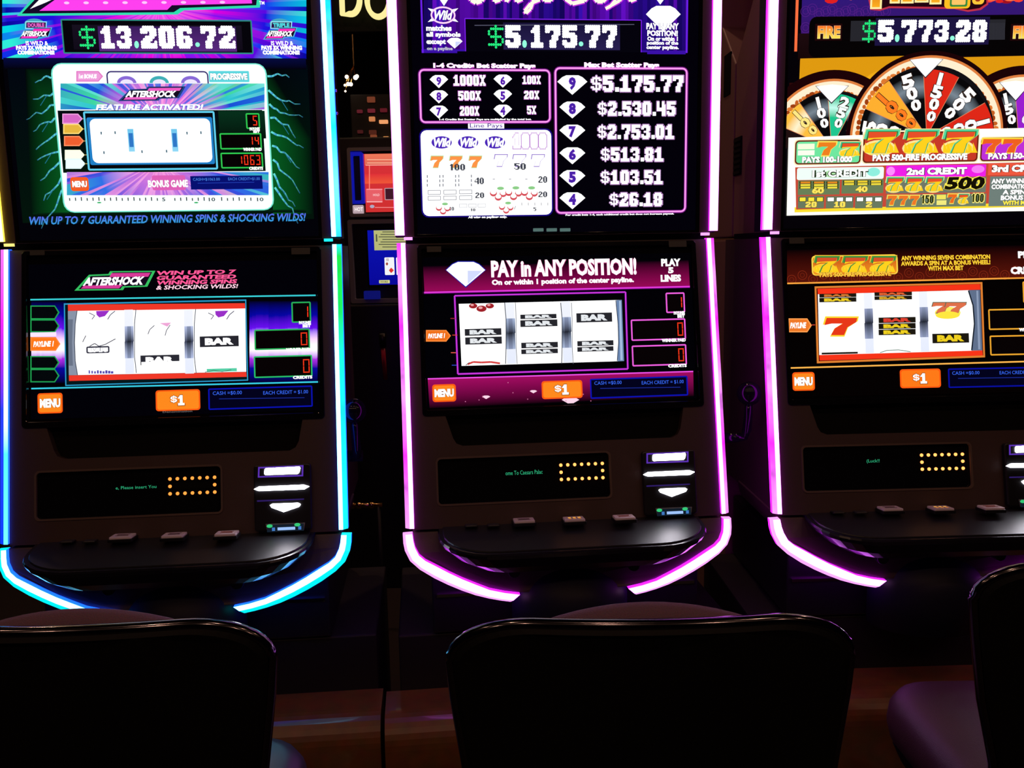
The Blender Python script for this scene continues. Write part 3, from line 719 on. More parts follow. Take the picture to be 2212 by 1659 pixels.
    c.text('FEATURE ACTIVATED!', 325, 232, 230, 13, WHITE, bold=.05, shear=.3, out=hx('4060d0'), ot=.06)
    c.rect(134, 239, 573, 372, hx('030a10'), hx('021408'))
    c.rect(474, 240, 574, 300, hx('06301c'), hx('031008'))
    for k, (y, col, f) in enumerate(((257, 'f0a0e0', 'd868c8'), (279, 'ffe080', 'e8b840'), (305, 'ff9060', 'f06030'), (335, 'ffffe8', 'fffff0'), (354, 'e8ffff', 'f4ffff'))):
        tagshape(c, 136 + k * 1.8, y - 11, 180 + k * 1.5, y + 11, col, f); c.line(180 + k, y, 188 + k, y, 1.5, hx('c0b060'))
    c.frame(187, 241, 469, 368, 4, hx('60d0f0'), fill=hx('04060c'))
    c.rect(193, 254, 463, 356, hx('2080c8'), r=4); c.rect(199, 257, 458, 352, hx('ffffff', 1.3), r=12)
    for x in (284, 378): c.rect(x - 6, 279, x + 7, 328, hx('70c8f0'), hx('90d8f8')); c.rect(x - 4, 288, x + 5, 318, hx('3078c8'))
    for x, y in ((220, 288), (250, 287), (405, 288), (435, 287), (308, 328), (361, 327), (226, 330)): c.rect(x - 1.5, y - 3, x + 1.5, y + 3, hx('507080'))
    meter(c, 532, 245, 562, 279, '30c850', '5', [('PAYLINES', 22), ('BET', 14)], 9)
    meter(c, 476, 288, 566, 323, '30c850', '14', [('WINNER PAID', 40)], 9); meter(c, 478, 330, 569, 364, '30c850', '1063', [('CREDITS', 30)], 9)
    c.rays(345, 350, (146, 372, 581, 422), 150, [(0, [hx('ff90d8')]), (60, [hx('f0a0e8'), hx('c070e0')]), (130, [hx('4050e0'), hx('e090e0'), hx('3070e8')]), (300, bl)], 8)
    c.up(); menu(c, 154, 383, 193, 413, col='f06030'); c.rect(330, 379, 402, 411, hx('e060b8'), r=4); c.text('BONUS GAME', 364, 397, 86, 16, WHITE, bold=.05, out=hx('a03080'), ot=.03)
    c.rect(413, 380, 568, 409, hx('061070')); c.text('CASH=$1063.00', 447, 388, 58, 7, hx('4a8cf0'), bold=0); c.text('EACH CREDIT=$1.00', 528, 387, 68, 7, hx('4a8cf0'), bold=0); c.line(428, 396, 550, 394, 1.5, hx('203cb0'))
    for k in range(34):
        x = 152 + k * 12.6
        if abs(x - 355) < 12 or abs(x - 459) < 14 or abs(x - 562) < 12: continue
        c.rect(x - 1, 428 - (k % 3), x + 1.4, 434, hx('40484c'))
    for x, s in ((355, '5'), (459, '10'), (563, '10')): c.text(s, x, 431, 7 * len(s), 8, hx('303840'))
    for x in (216, 425): c.ell(x, 438, 5, 1.6, hx('30b060'), 8)
    c.text('WIN UP TO 7 GUARANTEED WINNING SPINS & SHOCKING WILDS!', 366, 473, 597, 18, hx('5a64f0'), bold=.025, shear=.22, col2=hx('30a0e0'))
    c.build('screen_image', m.ud)
    # lower screen
    c = Canvas(m.PL, lim=(-.2985, .2985, m.PL.at0(-.357), m.PL.at0(-.03)))
    s0, s1 = m.PL.at0(-.036), m.PL.at0(-.356); c.local(-.2985, s1, .2985, s0, hx('010106'))
    logo(c, 161, 585, 336, 628, fill='d83a98')
    for k, (s, w_) in enumerate((('WIN UP TO 7', 172), ('GUARANTEED', 172), ('WINNING SPINS', 174), ('& SHOCKING WILDS!', 176))):
        c.text(s, 424 + k * .8, 588.5 + k * 10.4, w_, 9.5, hx('ff5a98') if k < 3 else hx('ffd0e0', 1.1), bold=.045 if k < 3 else .025, shear=.3)
    rd = random.Random(3)
    def flare(x0, x1, dx):
        x = x0
        while x < x1:
            e = min(x1, x + rd.uniform(4, 9)); f = rd.uniform(.5, 1.0)
            ys = [650, 690 - 12 * f, 715 - 8 * f, 735, 752, 770 + 8 * f, 795, 828]
            cs = [hx('01010c'), hx('0808c0', .7), hx('6a10f0'), hx('ffd8ff', 1.1), hx('ffffff', 1.2), hx('b030e8'), hx('0a0ab0', .8), hx('010108')]
            c.up()
            for (ya, ca), (yb, cb) in zip(zip(ys, cs), zip(ys[1:], cs[1:])):
                c.face([c.p.at(x, ya), c.p.at(e, ya), c.p.at(e, yb), c.p.at(x, yb)], [ca, ca, cb, cb])
            c.h -= c.step; x = e
        c.up()
    flare(68, 143, 0); flare(539, 686, 0)
    for y0, y1 in ((660, 690), (690, 718), (769, 797), (797, 826)): tagshape(c, 66, y0, 129, y1, '20a050', '03070a')
    c.rect(66, 718, 122, 727, hx('ffe8ff')); tagshape(c, 66, 728, 131, 758, 'ff8a3a', 'ff7818', text='PAYLINE 1')
    c.line(66, 647.5, 682, 638, 3.4, hx('38d0d8')); c.line(68, 839.5, 687, 825, 3.4, hx('38d0e8'))
    c.rect(141.5, 651, 536, 828, hx('2a98c8')); c.rect(144, 654, 533.5, 825.5, hx('04181c'))
    c.poly([(147, 658), (529, 655), (530, 667), (147.5, 673)], hx('f03828')); c.poly([(149, 811), (532, 803.5), (533, 814), (149.5, 823)], hx('f03828'))
    c.poly([(147, 672), (530, 666.5), (532, 803), (149, 810.5)], hx('ffffff', 1.25))
    c.poly([(147, 672), (167, 671.5), (163, 700), (161, 740), (163, 780), (168, 810), (149, 810.5)], hx('8a94a8')); c.poly([(147, 690), (158, 690), (156, 740), (158, 790), (149, 790)], hx('6a7488'))
    c.path([(167, 671), (163, 700), (161.5, 740), (163, 780), (168, 810)], 1.6, hx('303848'))
    for x in (270, 399): reel_div(c, x, x + 19, 669, 807); c.path([(x + 24, 668), (x + 21, 700), (x + 21, 770), (x + 25, 806)], 1.6, hx('404858'))
    for x in (213, 470):
        c.poly([(x - 5, 672), (x + 24, 671), (x + 14, 683), (x + 2, 686), (x - 4, 680)], hx('9a30c8')); c.path([(x - 20, 676), (x - 8, 682), (x - 14, 690)], 1.6, hx('505068')); c.path([(x + 36, 672), (x + 26, 680), (x + 20, 690)], 1.8, hx('505068'))
    c.path([(186, 725), (179, 739)], 1.6, hx('404050')); c.path([(194, 748), (205, 742), (214, 748), (228, 744), (250, 732)], 1.8, hx('404050'))
    c.frame(187, 748, 237, 763, 3.2, hx('303040')); c.text('BAR', 212, 756, 38, 10, WHITE, bold=.05, out=hx('707080'), ot=.04)
    c.poly([(345, 698), (370, 697), (362, 706)], hx('f0a8d8')); c.path([(334, 703), (324, 712), (320, 722)], 1.6, hx('505060')); c.path([(368, 702), (360, 714), (357, 725)], 1.6, hx('505060'))
    c.bar(432, 726, 516, 749, WHITE, hx('26262e')); c.bar(304, 767, 388, 788, WHITE, hx('2a2a34')); c.rect(306, 781, 388, 790, hx('ffffff', 1.25))
    c.rect(447, 796, 512, 803, hx('58d0a8')); c.path([(443, 804), (462, 800), (480, 803), (500, 799)], 1.4, hx('507060'))
    for k in range(9): c.rect(192 + k * 6, 800 + (k % 3), 195 + k * 6.3, 807, hx('5048b0'))
    meter(c, 630, 652, 672, 697, '28b058', '1', [('PAYLINES', 26), ('BET', 18)], 4); meter(c, 550, 711, 670, 755, '28b058', '0', [('WINNER PAID', 52)], 14); meter(c, 549, 768, 675, 815, '28c068', '0', [('CREDITS', 42)], 14)
    menu(c, 82, 849, 136, 893); dollar(c, 337, 842, 433, 887); c.text('Denomination', 384, 889, 64, 4, hx('6a6060'))
    cashbox(c, 451, 836, 676, 882, 'CASH =$0.00', 'EACH CREDIT = $1.00')
    c.build('screen_image', m.ld)
def screens_mid(m):
    c = Canvas(m.PS, lim=(-.3065, .3065, .014, .9))
    c.local(-.3065, .014, .3065, .9, hx('020108')); rd = random.Random(5)
    x = 915.0
    c.up()
    while x < 1484:
        e = min(1485, x + rd.uniform(5, 12)); ca = hx(rd.choice(('3a10b8', '5a0ab0', '2a0a90', '6a10d0', '4408a0', '1e0878')), rd.uniform(.5, 1)); cb = tuple(v * .75 for v in ca[:3]) + (1,)
        c.face([c.p.at(x, -45), c.p.at(e, -45), c.p.at(e, 114), c.p.at(x, 114)], [ca, ca, cb, cb]); x = e
    c.rect(915, 108, 1485, 116, hx('3a10a8')); c.rect(990, 112, 1400, 118, hx('03020c'))
    for xx in (911, 1484): c.rect(xx - 2, -45, xx + 2, 115, hx('6a20e8'))
    c.frame(1006, 41, 1388, 122, 2, hx('7a20e8'), fill=hx('04030c')); c.rect(1003, 112, 1391, 128, hx('020108'))
    c.rect(1088, 50, 1340, 108, hx('181238'), hx('282050')); c.line(1025, 55, 1370, 53, 1.6, hx('5a5a70'))
    jackpot(c, (('S', 1054, 1088), ('5', 1090, 1126), (',', 1128, 1138), ('1', 1145, 1175), ('7', 1176, 1212), ('5', 1213, 1248), ('.', 1250, 1260), ('7', 1262, 1298), ('7', 1299, 1334)), 54, 104)
    # script title, lower halves in view
    def script(pts, t):
        c.path(pts, t + 5, hx('c030e0')); c.path(pts, t, hx('fff4d8', 1.2))
    script([(1006, -20), (1018, 0), (1028, 6), (1040, 2), (1052, -20)], 9); script([(1068, -14), (1068, 4), (1080, 0), (1092, -16)], 7); script([(1092, -12), (1094, 4), (1104, -10), (1112, -12), (1116, 4), (1128, -2)], 7)
    script([(1146, -14), (1152, 2), (1146, 20), (1136, 29), (1133, 24), (1146, 8), (1166, 0)], 6); script([(1168, -10), (1176, 2), (1190, 2), (1198, -14)], 6)
    script([(1208, -20), (1222, -2), (1236, 8), (1262, 2), (1276, -16)], 8); script([(1276, -14), (1290, 4), (1302, 4), (1316, -10)], 7); script([(1322, -18), (1330, 0), (1318, 14), (1308, 19), (1338, 2), (1350, -12)], 6); script([(1352, -16), (1362, 3), (1374, -2)], 6)
    c.diamond(938, -34, 980, 13, WHITE); c.diamond(1404, -34, 1448, 10, WHITE)
    for a, b in ((-1, -1), (1, -1), (-1, 1), (1, 1)): c.poly([(957 + a * 33, 33 + b * 15), (957 + a * 18, 33 + b * 12), (957 + a * 24, 33 + b * 6)], WHITE)
    c.oval(957, 33, 27, 18, 3.5, hx('ffd0f0', 1.1)); c.text('Wild', 956, 33, 40, 20, WHITE, bold=.04, shear=.25)
    for s, xc, y, w_, h_ in (('matches', 948, 61, 55, 12), ('all symbols', 958, 76, 74, 13), ('except', 942, 92, 42, 13), ('on a payline', 950, 106, 56, 9)): c.text(s, xc, y, w_, h_, WHITE if h_ > 9 else hx('c0c0d0'), bold=.05)
    c.diamond(965, 82, 999, 105, WHITE, hx('d0d8ff'))
    c.diamond(1395, 13, 1470, 68, WHITE)
    for s, y, w_, h_ in (('PAY IN ANY', 57, 70, 13), ('POSITION!', 72, 66, 12), ('On or within 1', 84, 66, 9), ('position of the', 94, 68, 10), ('center payline.', 103.5, 70, 10)): c.text(s, 1431, y, w_, h_, WHITE, bold=.05, out=hx('3a1088'), ot=.03)
    # pay tables
    def neon(x0, y0, x1, y1):
        c.frame(x0 - 2, y0 - 2, x1 + 2, y1 + 2, 7, hx('6a1078'), r=13); c.frame(x0, y0, x1, y1, 3.6, hx('ff9af0', 1.05), r=11)
    neon(907, 150, 1190, 266); c.text('1-4 Credits Bet Scatter Pays', 1047, 143.5, 221, 13, WHITE, bold=.06, out=hx('d050d0'), ot=.03)
    for k, (n, v) in enumerate((('9', '1000X'), ('8', '500X'), ('7', '200X'))):
        y = 176.5 + 33 * k; c.diamond(928, y - 14, 968, y + 14, WHITE); c.text(n, 948, y - 1, 11, 18, hx('5a20b0'), bold=.05); c.num(v, 1014, y - 2.5, (69, 48, 41)[k], 23 if k == 0 else 20, WHITE, hx('b850c0'), g=1.2)
    for k, (n, v) in enumerate((('6', '100X'), ('5', '20X'), ('4', '5X'))):
        y = 175.5 + 32.5 * k; c.diamond(1066, y - 14, 1106, y + 14, WHITE); c.text(n, 1086, y - 1, 11, 18, hx('5a20b0'), bold=.05); c.num(v, 1148, y - 2.5, (39, 32, 19)[k], 18, WHITE, hx('b850c0'), g=1)
    c.text('1-4 Credits Bet Scatter Pays are multiplied by the total bet.', 1049, 258.5, 199, 5, WHITE, bold=.05)
    neon(1200, 148, 1484, 462); c.text('Max Bet Scatter Pays', 1343, 142, 162, 13, WHITE, bold=.06, out=hx('d050d0'), ot=.03)
    for n, v, y, xc, w_, h_ in (('9', '$5.175.77', 181, 1377, 202, 35), ('8', '$2.530.45', 235, 1376, 170, 31), ('7', '$2.753.01', 285, 1374, 167, 31), ('6', '$513.81', 334, 1366, 137, 30), ('5', '$103.51', 383, 1365, 136, 30), ('4', '$26.18', 431, 1374, 116, 29)):
        dw = 32.5 if n == '9' else 28; c.diamond(1236 - dw, y - dw * .62 + 2, 1236 + dw, y + dw * .68 + 2, hx('ffffff', 1.1)); c.text(n, 1236, y, 15, dw * .82, hx('4a20a8'), bold=.05, out=hx('c890f0'), ot=.03)
        cw = sum(.45 if q == '.' else 1 for q in v); u = w_ / cw; x = xc - w_ / 2
        for q in v:
            ww = u * (.45 if q == '.' else 1)
            if q == '.': c.rect(x + .1 * ww, y + h_ * .22, x + .85 * ww, y + h_ / 2, WHITE)
            else: c.bits(q, x - .5, y - h_ / 2 - 1, x + ww - 1, y + h_ / 2 + 1, hx('e0a0f0', .55), True, 1.3); c.bits(q, x + .5, y - h_ / 2, x + ww - 2.5, y + h_ / 2, WHITE)
            x += ww
    c.text('For credit bets 1-4, each additional credit bet does not increase payout.', 1339, 463.5, 234, 5, WHITE, bold=.05)
    c.rect(1011, 267, 1089, 281, hx('fbf6ff', 1.1)); c.text('Line Pays', 1050, 273, 70, 11, hx('3a1a90'), bold=.0)
    c.rect(909, 279, 1195, 469, hx('1a0a80'), r=15); c.rect(912, 282, 1192, 466, hx('ffffff', 1.25), r=13)
    for x in (954, 1011, 1069):
        c.ell(x, 308, 22, 13, hx('4a24b8'), 24); c.text('Wild', x, 308, 38, 19, WHITE, bold=.05, shear=.2)
    c.num('1000', 1144, 305, 72, 33, WHITE, hx('b878d0'))
    for x in (943, 984, 1026): c.seven(x - 13, 338, x + 14, 362, hx('ff9648'), hx('b8e0a0'), 1.6)
    for x in (1081, 1121, 1161): c.seven(x - 13, 335, x + 14, 359, hx('ffffff', 1.25), hx('9a80d0'), 1.9)
    dk = hx('3a3e4a')
    for s, x, y, w_, h_ in (('100', 987, 361.5, 35, 14), ('50', 1123, 360, 25, 14), ('40', 1035, 391, 20, 14), ('20', 1172, 388, 19, 14), ('20', 1036, 422, 19, 12), ('20', 1172, 420, 19, 12), ('10', 975, 451, 11, 8), ('10', 1021, 453.5, 11, 6), ('5', 1155, 452, 6, 8), ('/', 1112, 449, 4, 7)): c.text(s, x, y, w_, h_, dk, bold=.0) if s == '/' else c.num(s, x, y, w_, h_, dk, thin=True)
    gy = hx('787c88')
    for i in range(3):
        x0 = 923 + i * 34
        for j in range(3):
            y = 381.5 + j * 9.5 - i * .4
            for xx in (x0, x0 + 27): c.rect(xx - .9, y - 3, xx + 1.1, y + 3, gy)
        for j in range(2): c.frame(x0 + 1, 411 + j * 12.5 - i * .5, x0 + 29, 420.5 + j * 12.5 - i * .5, 1.1, gy)
        c.frame(992 + i * 20, 440.5 - i * .3, 1009 + i * 20, 448.5 - i * .3, .8, hx('a0a4b0'))
        c.rect(1064 + i * 35, 386.5, 1069 + i * 35, 388, hx('9a9aa8'))
    for x, y in ((1076, 419), (1109, 418), (1143, 418)): c.cherry(x, y, 14)
    c.cherry(957, 451, 12); c.cherry(1093, 449, 12)
    for k in range(5): c.rect(1126 + k * 14, 438, 1127.2 + k * 14, 444, hx('888890'))
    c.text('All wins on paylines only.', 1053, 469.5, 84, 6, WHITE, bold=.06)
    c.build('screen_image', m.ud)
    # lower screen
    c = Canvas(m.PL, lim=(-.2985, .2985, m.PL.at0(-.357), m.PL.at0(-.03)))
    s0, s1 = m.PL.at0(-.036), m.PL.at0(-.356); c.local(-.2985, s1, .2985, s0, hx('010104'))
    c.up(); c.face([c.p.at(*q) for q in ((914, 575), (1487, 562), (1490, 620), (917, 633))], [hx('04000a')] * 2 + [hx('9a0a58')] * 2)
    c.diamond(962, 564, 1050, 622, hx('1a1aa0')); c.diamond(964, 566, 1048, 619, WHITE, hx('d4dcff'))
    c.text('PAY in ANY POSITION!', 1219, 578, 314, 37, WHITE, bold=.045, out=hx('b03070'), ot=.03)
    c.text('On or within 1 position of the center payline.', 1217, 608.5, 307, 15, WHITE, bold=.05, out=hx('a02868'), ot=.03)
    for s, y, w_, h_ in (('PLAY', 567, 42, 16), ('5', 584, 12, 13), ('LINES', 601, 44, 15)): c.text(s, 1449, y, w_, h_, WHITE, bold=.06)
    c.line(916, 632.5, 1490, 619.5, 5, hx('8a1098')); c.line(916, 632, 1490, 619, 2.6, hx('f040e0'))
    frame_px(c, [(982, 639), (1351, 631), (1356, 797), (989, 808)], 4.5, hx('6a1090')); frame_px(c, [(982, 639), (1351, 631), (1356, 797), (989, 808)], 2.2, hx('e040e8'))
    c.poly([(991, 656.5), (1343, 648), (1348, 780), (997, 790.5)], hx('ffffff', 1.2))
    c.poly([(1331, 648.5), (1343, 648), (1348, 780), (1334, 780.5), (1336, 720)], hx('6a86b0')); c.poly([(1337, 650), (1341, 650), (1345, 778), (1340, 778)], hx('a8c0e0')); c.path([(1330, 649), (1335, 700), (1336, 740), (1333, 780)], 1.5, hx('202838'))
    for x in (1093, 1214): reel_div(c, x, x + 20, 653.5 - (x - 1093) * .024, 786 - (x - 1093) * .024, 'a8b8d8', '384050'); c.path([(x - 3, 654), (x, 690), (x, 750), (x - 1, 786)], 1.6, hx('303848')); c.path([(x + 20, 654), (x + 22, 690), (x + 22, 750), (x + 24, 786)], 1.2, hx('505868'))
    bg = hx('26262c')
    for x0, x1, y0, y1 in ((1004, 1083, 710, 724.5), (1005, 1084, 728, 743.5), (1124, 1202, 679, 688.5), (1124, 1204, 691, 705.5), (1126, 1205, 739.5, 751.5), (1126, 1205, 754, 764), (1245, 1322, 676, 696), (1247, 1325, 736, 747), (1247, 1325, 749, 759)): c.bar(x0, y0, x1, y1, hx('e8ecf0'), bg)
    for x, y, r in ((1022, 661, 9), (1040, 667, 11), (1058, 661, 9)): c.ell(x, y, r, r * .62, hx('a02028')); c.ell(x - 2, y - 2, r * .4, r * .25, hx('f0a8a8'))
    c.path([(1010, 787), (1022, 782), (1040, 783), (1060, 782), (1080, 785)], 4, hx('d84040')); c.path([(1006, 789), (1014, 783)], 1.5, hx('403030'))
    meter(c, 1438, 632, 1479, 676, 'f060e0', '1', [('PAYLINES', 24), ('BET', 16)], 4); meter(c, 1363, 689, 1481, 735, 'f060e0', '0', [('WINNER PAID', 52)], 12); meter(c, 1365, 745, 1483, 790, 'f060e0', '0', [('CREDITS', 40)], 12)
    tagshape(c, 920, 713, 974, 738, 'ff8a3a', 'f07018', text='PAYLINE 1')
    for x, y, cl in ((976, 688, 'a02838'), (980, 724, 'd04030'), (977, 762, 'f06050'), (979, 789, '3048c0')): c.line(x - 3, y, x + 8, y, 1.8, hx(cl))
    c.up(); c.face([c.p.at(*q) for q in ((924, 820), (1497, 804), (1498, 856), (928, 882))], [hx('a00c60')] * 2 + [hx('0a0108')] * 2)
    c.line(924, 818.5, 1497, 802.5, 2.8, hx('f050e8'))
    for x, y, s in ((1050, 858, 9), (1152, 846, 8), (1232, 866, 19)): c.diamond(x - s, y - s * .4, x + s, y + s * .45, hx('ffd8ec'))
    c.ell(1197, 878, 14, 2.6, hx('ffb8e8'))
    for k in range(14): x = rd.uniform(945, 1480); y = rd.uniform(822, 868); c.rect(x, y, x + 2, y + 2, hx('d070a0'))
    menu(c, 934, 830, 985, 868); dollar(c, 1170, 822, 1258, 861); cashbox(c, 1275, 815, 1486, 858, 'CASH =$0.00', 'EACH CREDIT = $1.00')
    c.build('screen_image', m.ld)
def screens_right(m):
    c = Canvas(m.PS, lim=(-.3065, .3065, .014, .9))
    c.local(-.3065, .014, .3065, .9, hx('040206'))
    c.rect(1733, -45, 2290, 75, hx('2a1a80'), hx('3a1468'))
    rd = random.Random(9)
    for k in range(26): c.oval(1740 + (k % 13) * 24 * (1 if k < 13 else .6), 60 - (k // 13) * 30 - (k % 3) * 5, 11, 11, .9, hx('5a2088')); c.oval(1740 + (k % 13) * 24 * (1 if k < 13 else .6), 60 - (k // 13) * 30 - (k % 3) * 5, 6, 6, .8, hx('5a2088'))
    for x0, x1 in ((1775, 1870), (2125, 2230)):
        for k in range(16):
            x = rd.uniform(x0, x1 - 10); y = rd.uniform(-30, 12 if x0 < 1800 else 6); c.ell(x, y, rd.uniform(6, 16), rd.uniform(3, 7), hx(rd.choice(('e02020', 'ff4030', 'a01020', 'ff6a40'))), 9)
    # title letters, lower parts in view
    c.concave([(1865, -45), (2130, -45), (2134, 10), (2118, 22), (2090, 26), (2060, 20), (1920, 18), (1900, 24), (1880, 22)], hx('c03048')); c.concave([(1868, -45), (2127, -45), (2130, 8), (2115, 18), (2090, 22), (2060, 16), (1920, 14), (1900, 20), (1883, 18)], hx('240410'))
    for x0, x1, yb in ((1880, 1905, 20), (1922, 1944, 8), (1946, 1974, 8), (1976, 2006, 6), (2008, 2034, 10)):
        c.rect(x0, -40, x1, yb, hx('ffe8a0', 1.1)); c.rect(x0 + 4, -40, x1 - 4, yb - 4, hx('c03010'), hx('ffb020'))
    c.rect(2040, -40, 2096, 19, hx('ffc020'), r=8); c.rect(2052, -40, 2090, 15, hx('3a8a3c'), r=4); c.rect(2056, -40, 2086, 11, hx('ffc868'), r=3); c.rect(2100, -40, 2126, 10, hx('ffc83a'), r=8); c.rect(2106, -30, 2118, 4, hx('a03818'), r=5)
    c.rect(1717.5, -45, 1723.5, 112, hx('ff7040'))
    c.rect(1725, 70, 2290, 126, hx('1c0a0e'), hx('140606'))
    c.rect(1748, 34, 2290, 122, hx('050304'), r=16)
    for x in (1790, 2212): c.rect(x - 30, 52, x + 28, 88, hx('220608')); c.text('FIRE', x, 70, 49, 26, hx('ff6a20'), bold=.05, col2=hx('ffe85a'), out=hx('fff0c0'), ot=.02)
    c.rect(1837, 44, 2170, 88, hx('26262c')); c.rect(1890, 38, 2136, 98, hx('1c1440'))
    for k in range(12): c.line(2136 + k * 3, 50, 2136 + k * 3, 86, .7, hx('3c3c46'))
    jackpot(c, (('S', 1862, 1891), ('5', 1894, 1931), (',', 1932, 1942), ('7', 1944, 1980), ('7', 1981, 2015), ('3', 2016, 2050), ('.', 2051, 2061), ('2', 2062, 2097), ('8', 2098, 2132)), 43, 92)
    # wheels
    c.rect(1728, 127, 2300, 185, hx('d88808'), hx('ffc020'))
    c.rect(1704, 176, 2300, 310, hx('2a0808'))
    c.poly([(1728, 127), (1960, 121), (1880, 160), (1858, 178), (1795, 163), (1745, 176), (1728, 180)], hx('e09a10'))
    c.poly([(2080, 124), (2260, 120), (2260, 165), (2190, 160), (2140, 172), (2110, 150)], hx('e09a10'))
    def wheel(cx, cy, R, cols, a0, step, nums, fl=24, bk=42):
        c.ell(cx, cy, R + bk, R + bk, hx('1c0306'), 44, 0, 180); c.ell(cx, cy, R + fl, R + fl, hx('e08040'), 44, 0, 180); c.ell(cx, cy, R + fl - 5, R + fl - 5, hx('ffeccc', 1.05), 44, 0, 180)
        rd = random.Random(int(cx))
        for k in range(40):
            a = math.pi * k / 40 + .03; c.ell(cx + (R + 4) * math.cos(a), cy - (R + 4) * math.sin(a), rd.uniform(4, 8), rd.uniform(4, 7), hx(rd.choice(('a04010', 'e07a30', 'c86020'))), 8); c.h -= c.step
        c.up(); c.ell(cx, cy, R, R, hx('101014'), 44, 0, 180)
        for k, col in enumerate(cols):
            a, b = math.radians(a0 - step * k), math.radians(a0 - step * (k + 1)); a, b = min(a, math.pi), max(b, 0.0)
            if a <= b: continue
            P = [(cx, cy)] + [(cx + R * math.cos(a + (b - a) * q / 6), cy - R * math.sin(a + (b - a) * q / 6)) for q in range(7)]
            c.up(); cc = hx(col); L = tuple(min(1.2, v + .25) for v in cc[:3]) + (1,)
            rr = [(.55, L), (1, cc)]
            c.face([c.p.at(*q) for q in P], [cc] * len(P))
            if col in ('08080a', '20c890', 'ffc040'):   # sheen printed across the band of the wheel
                hi = {'08080a': hx('7a8894'), '20c890': hx('c8fff0'), 'ffc040': hx('fff6d0')}[col]
                Q0 = [(cx + R * .56 * math.cos(a + (b - a) * q / 4), cy - R * .56 * math.sin(a + (b - a) * q / 4)) for q in range(5)]; Q1 = [(cx + R * .74 * math.cos(a + (b - a) * q / 4), cy - R * .74 * math.sin(a + (b - a) * q / 4)) for q in range(5)]; Q2 = [(cx + R * .92 * math.cos(a + (b - a) * q / 4), cy - R * .92 * math.sin(a + (b - a) * q / 4)) for q in range(5)]
                c.up()
                for A, B, ca, cb in ((Q0, Q1, cc, hi), (Q1, Q2, hi, cc)):
                    for q in range(4): c.face([c.p.at(*z) for z in (A[q], A[q + 1], B[q + 1], B[q])], [ca, ca, cb, cb])
        for k in range(len(cols) + 1):
            a = math.radians(a0 - step * k)
            if 0 < a < math.pi: c.line(cx, cy, cx + R * math.cos(a), cy - R * math.sin(a), 1.2, hx('e08a60'))
        for ang, s, col in nums:
            a = math.radians(ang)
            for k, ch in enumerate(s):
                r = R * (.86 - .185 * k * (1 if R > 130 else 1.05)); z = R * .185 * (1 - .09 * k)
                c.text(ch, cx + r * math.cos(a), cy - r * math.sin(a), z * (.34 if ch == '1' else 1), z * 1.12, hx(col, 1.1), bold=.05, rot=a - math.pi / 2, out=hx('302018'), ot=.07)
    st = 31.4
    def pointer(x0, x1, y, xm, ym): c.poly([(x0 - 2, y - 1), (x1 + 2, y - 1.5), (xm, ym + 3)], hx('302028')); c.poly([(x0, y), (x0 + (x1 - x0) * .5, y - 4), (x1, y - .5), (xm, ym)], hx('f4faff', 1.15))
    wheel(1795, 320, 118, ['201010', 'ffc040', '08080a', '20c890', '08080a', '20c890'], 188, 31.4, [(136, '100', 'ffe080'), (106, '100', 'ffffff'), (74, '250', 'f0fff4'), (42, '100', 'ffffff')])
    pointer(1762, 1831, 187, 1795, 222)
    wheel(2199, 312, 118, ['08080a', 'ffc040', '08080a', '9a20d0', '08080a', '9a20d0'], 188, 31.4, [(136, '150', 'ffe080'), (106, '150', 'ffffff'), (74, '300', 'f0e0ff')])
    pointer(2158, 2226, 179, 2192, 217)
    wheel(2000, 295, 145, ['08080a', 'ffb030', '08080a', 'e02818', '08080a', 'e02818'], 187, 31.4, [(171, '500', 'ffffff'), (140, '1000', 'ff7a20'), (109, '500', 'ffffff'), (77, '1500', 'ffffff'), (45, '500', 'ffffff'), (14, '1000', 'ffffff')], 20, 29)
    pointer(1964, 2034, 130, 1997, 167)
    # pay panels
    c.poly([(1702, 298), (1862, 292), (1862, 284), (2260, 276), (2260, 455), (1698, 466)], hx('fffdf0', 1.15))
    c.poly([(1715, 448), (2260, 434), (2260, 446), (1715, 459)], hx('ffe030'))
    def panel(x0, y0, x1, y1, col, edge='6a2010', r=8): c.rect(x0, y0, x1, y1, hx('fff0c0'), r=r); c.rect(x0 + 2, y0 + 2, x1 - 2, y1 - 2, hx(edge), r=r); c.rect(x0 + 5, y0 + 5, x1 - 5, y1 - 5, hx(col), r=r - 2)
    panel(1714, 301, 1860, 357, '70e8a0'); panel(1861, 283, 2113, 353, 'c83a28'); panel(2114, 295, 2262, 350, 'c030d8')
    c.rect(1722, 311, 1758, 323, hx('f8ffe0')); c.rect(1722, 325, 1758, 336, hx('fcfff0'))
    c.seven(1765, 308, 1805, 336, hx('f08020'), hx('ffe860'), 3); c.fire_seven(1812, 307, 1858, 340)
    for x in (1864, 1949, 2033): c.fire_seven(x, 280, x + 79, 336, teal='58d8a0')
    for x in (2119, 2163): c.seven(x, 301, x + 42, 330, hx('f06020'), hx('ffe040'), 3)
    ol = hx('30180c')
    c.text('PAYS 100-1000', 1785, 345, 108, 13, WHITE, bold=.06, out=ol, ot=.06); c.text('PAYS 500-FIRE PROGRESSIVE', 1985, 340, 204, 14, WHITE, bold=.06, out=ol, ot=.06); c.text('PAYS 150-1500', 2190, 337, 116, 13, WHITE, bold=.06, out=ol, ot=.06)
    # credit columns
    c.poly([(1716, 362), (2260, 350), (2260, 436), (1718, 453)], hx('c84a38'))
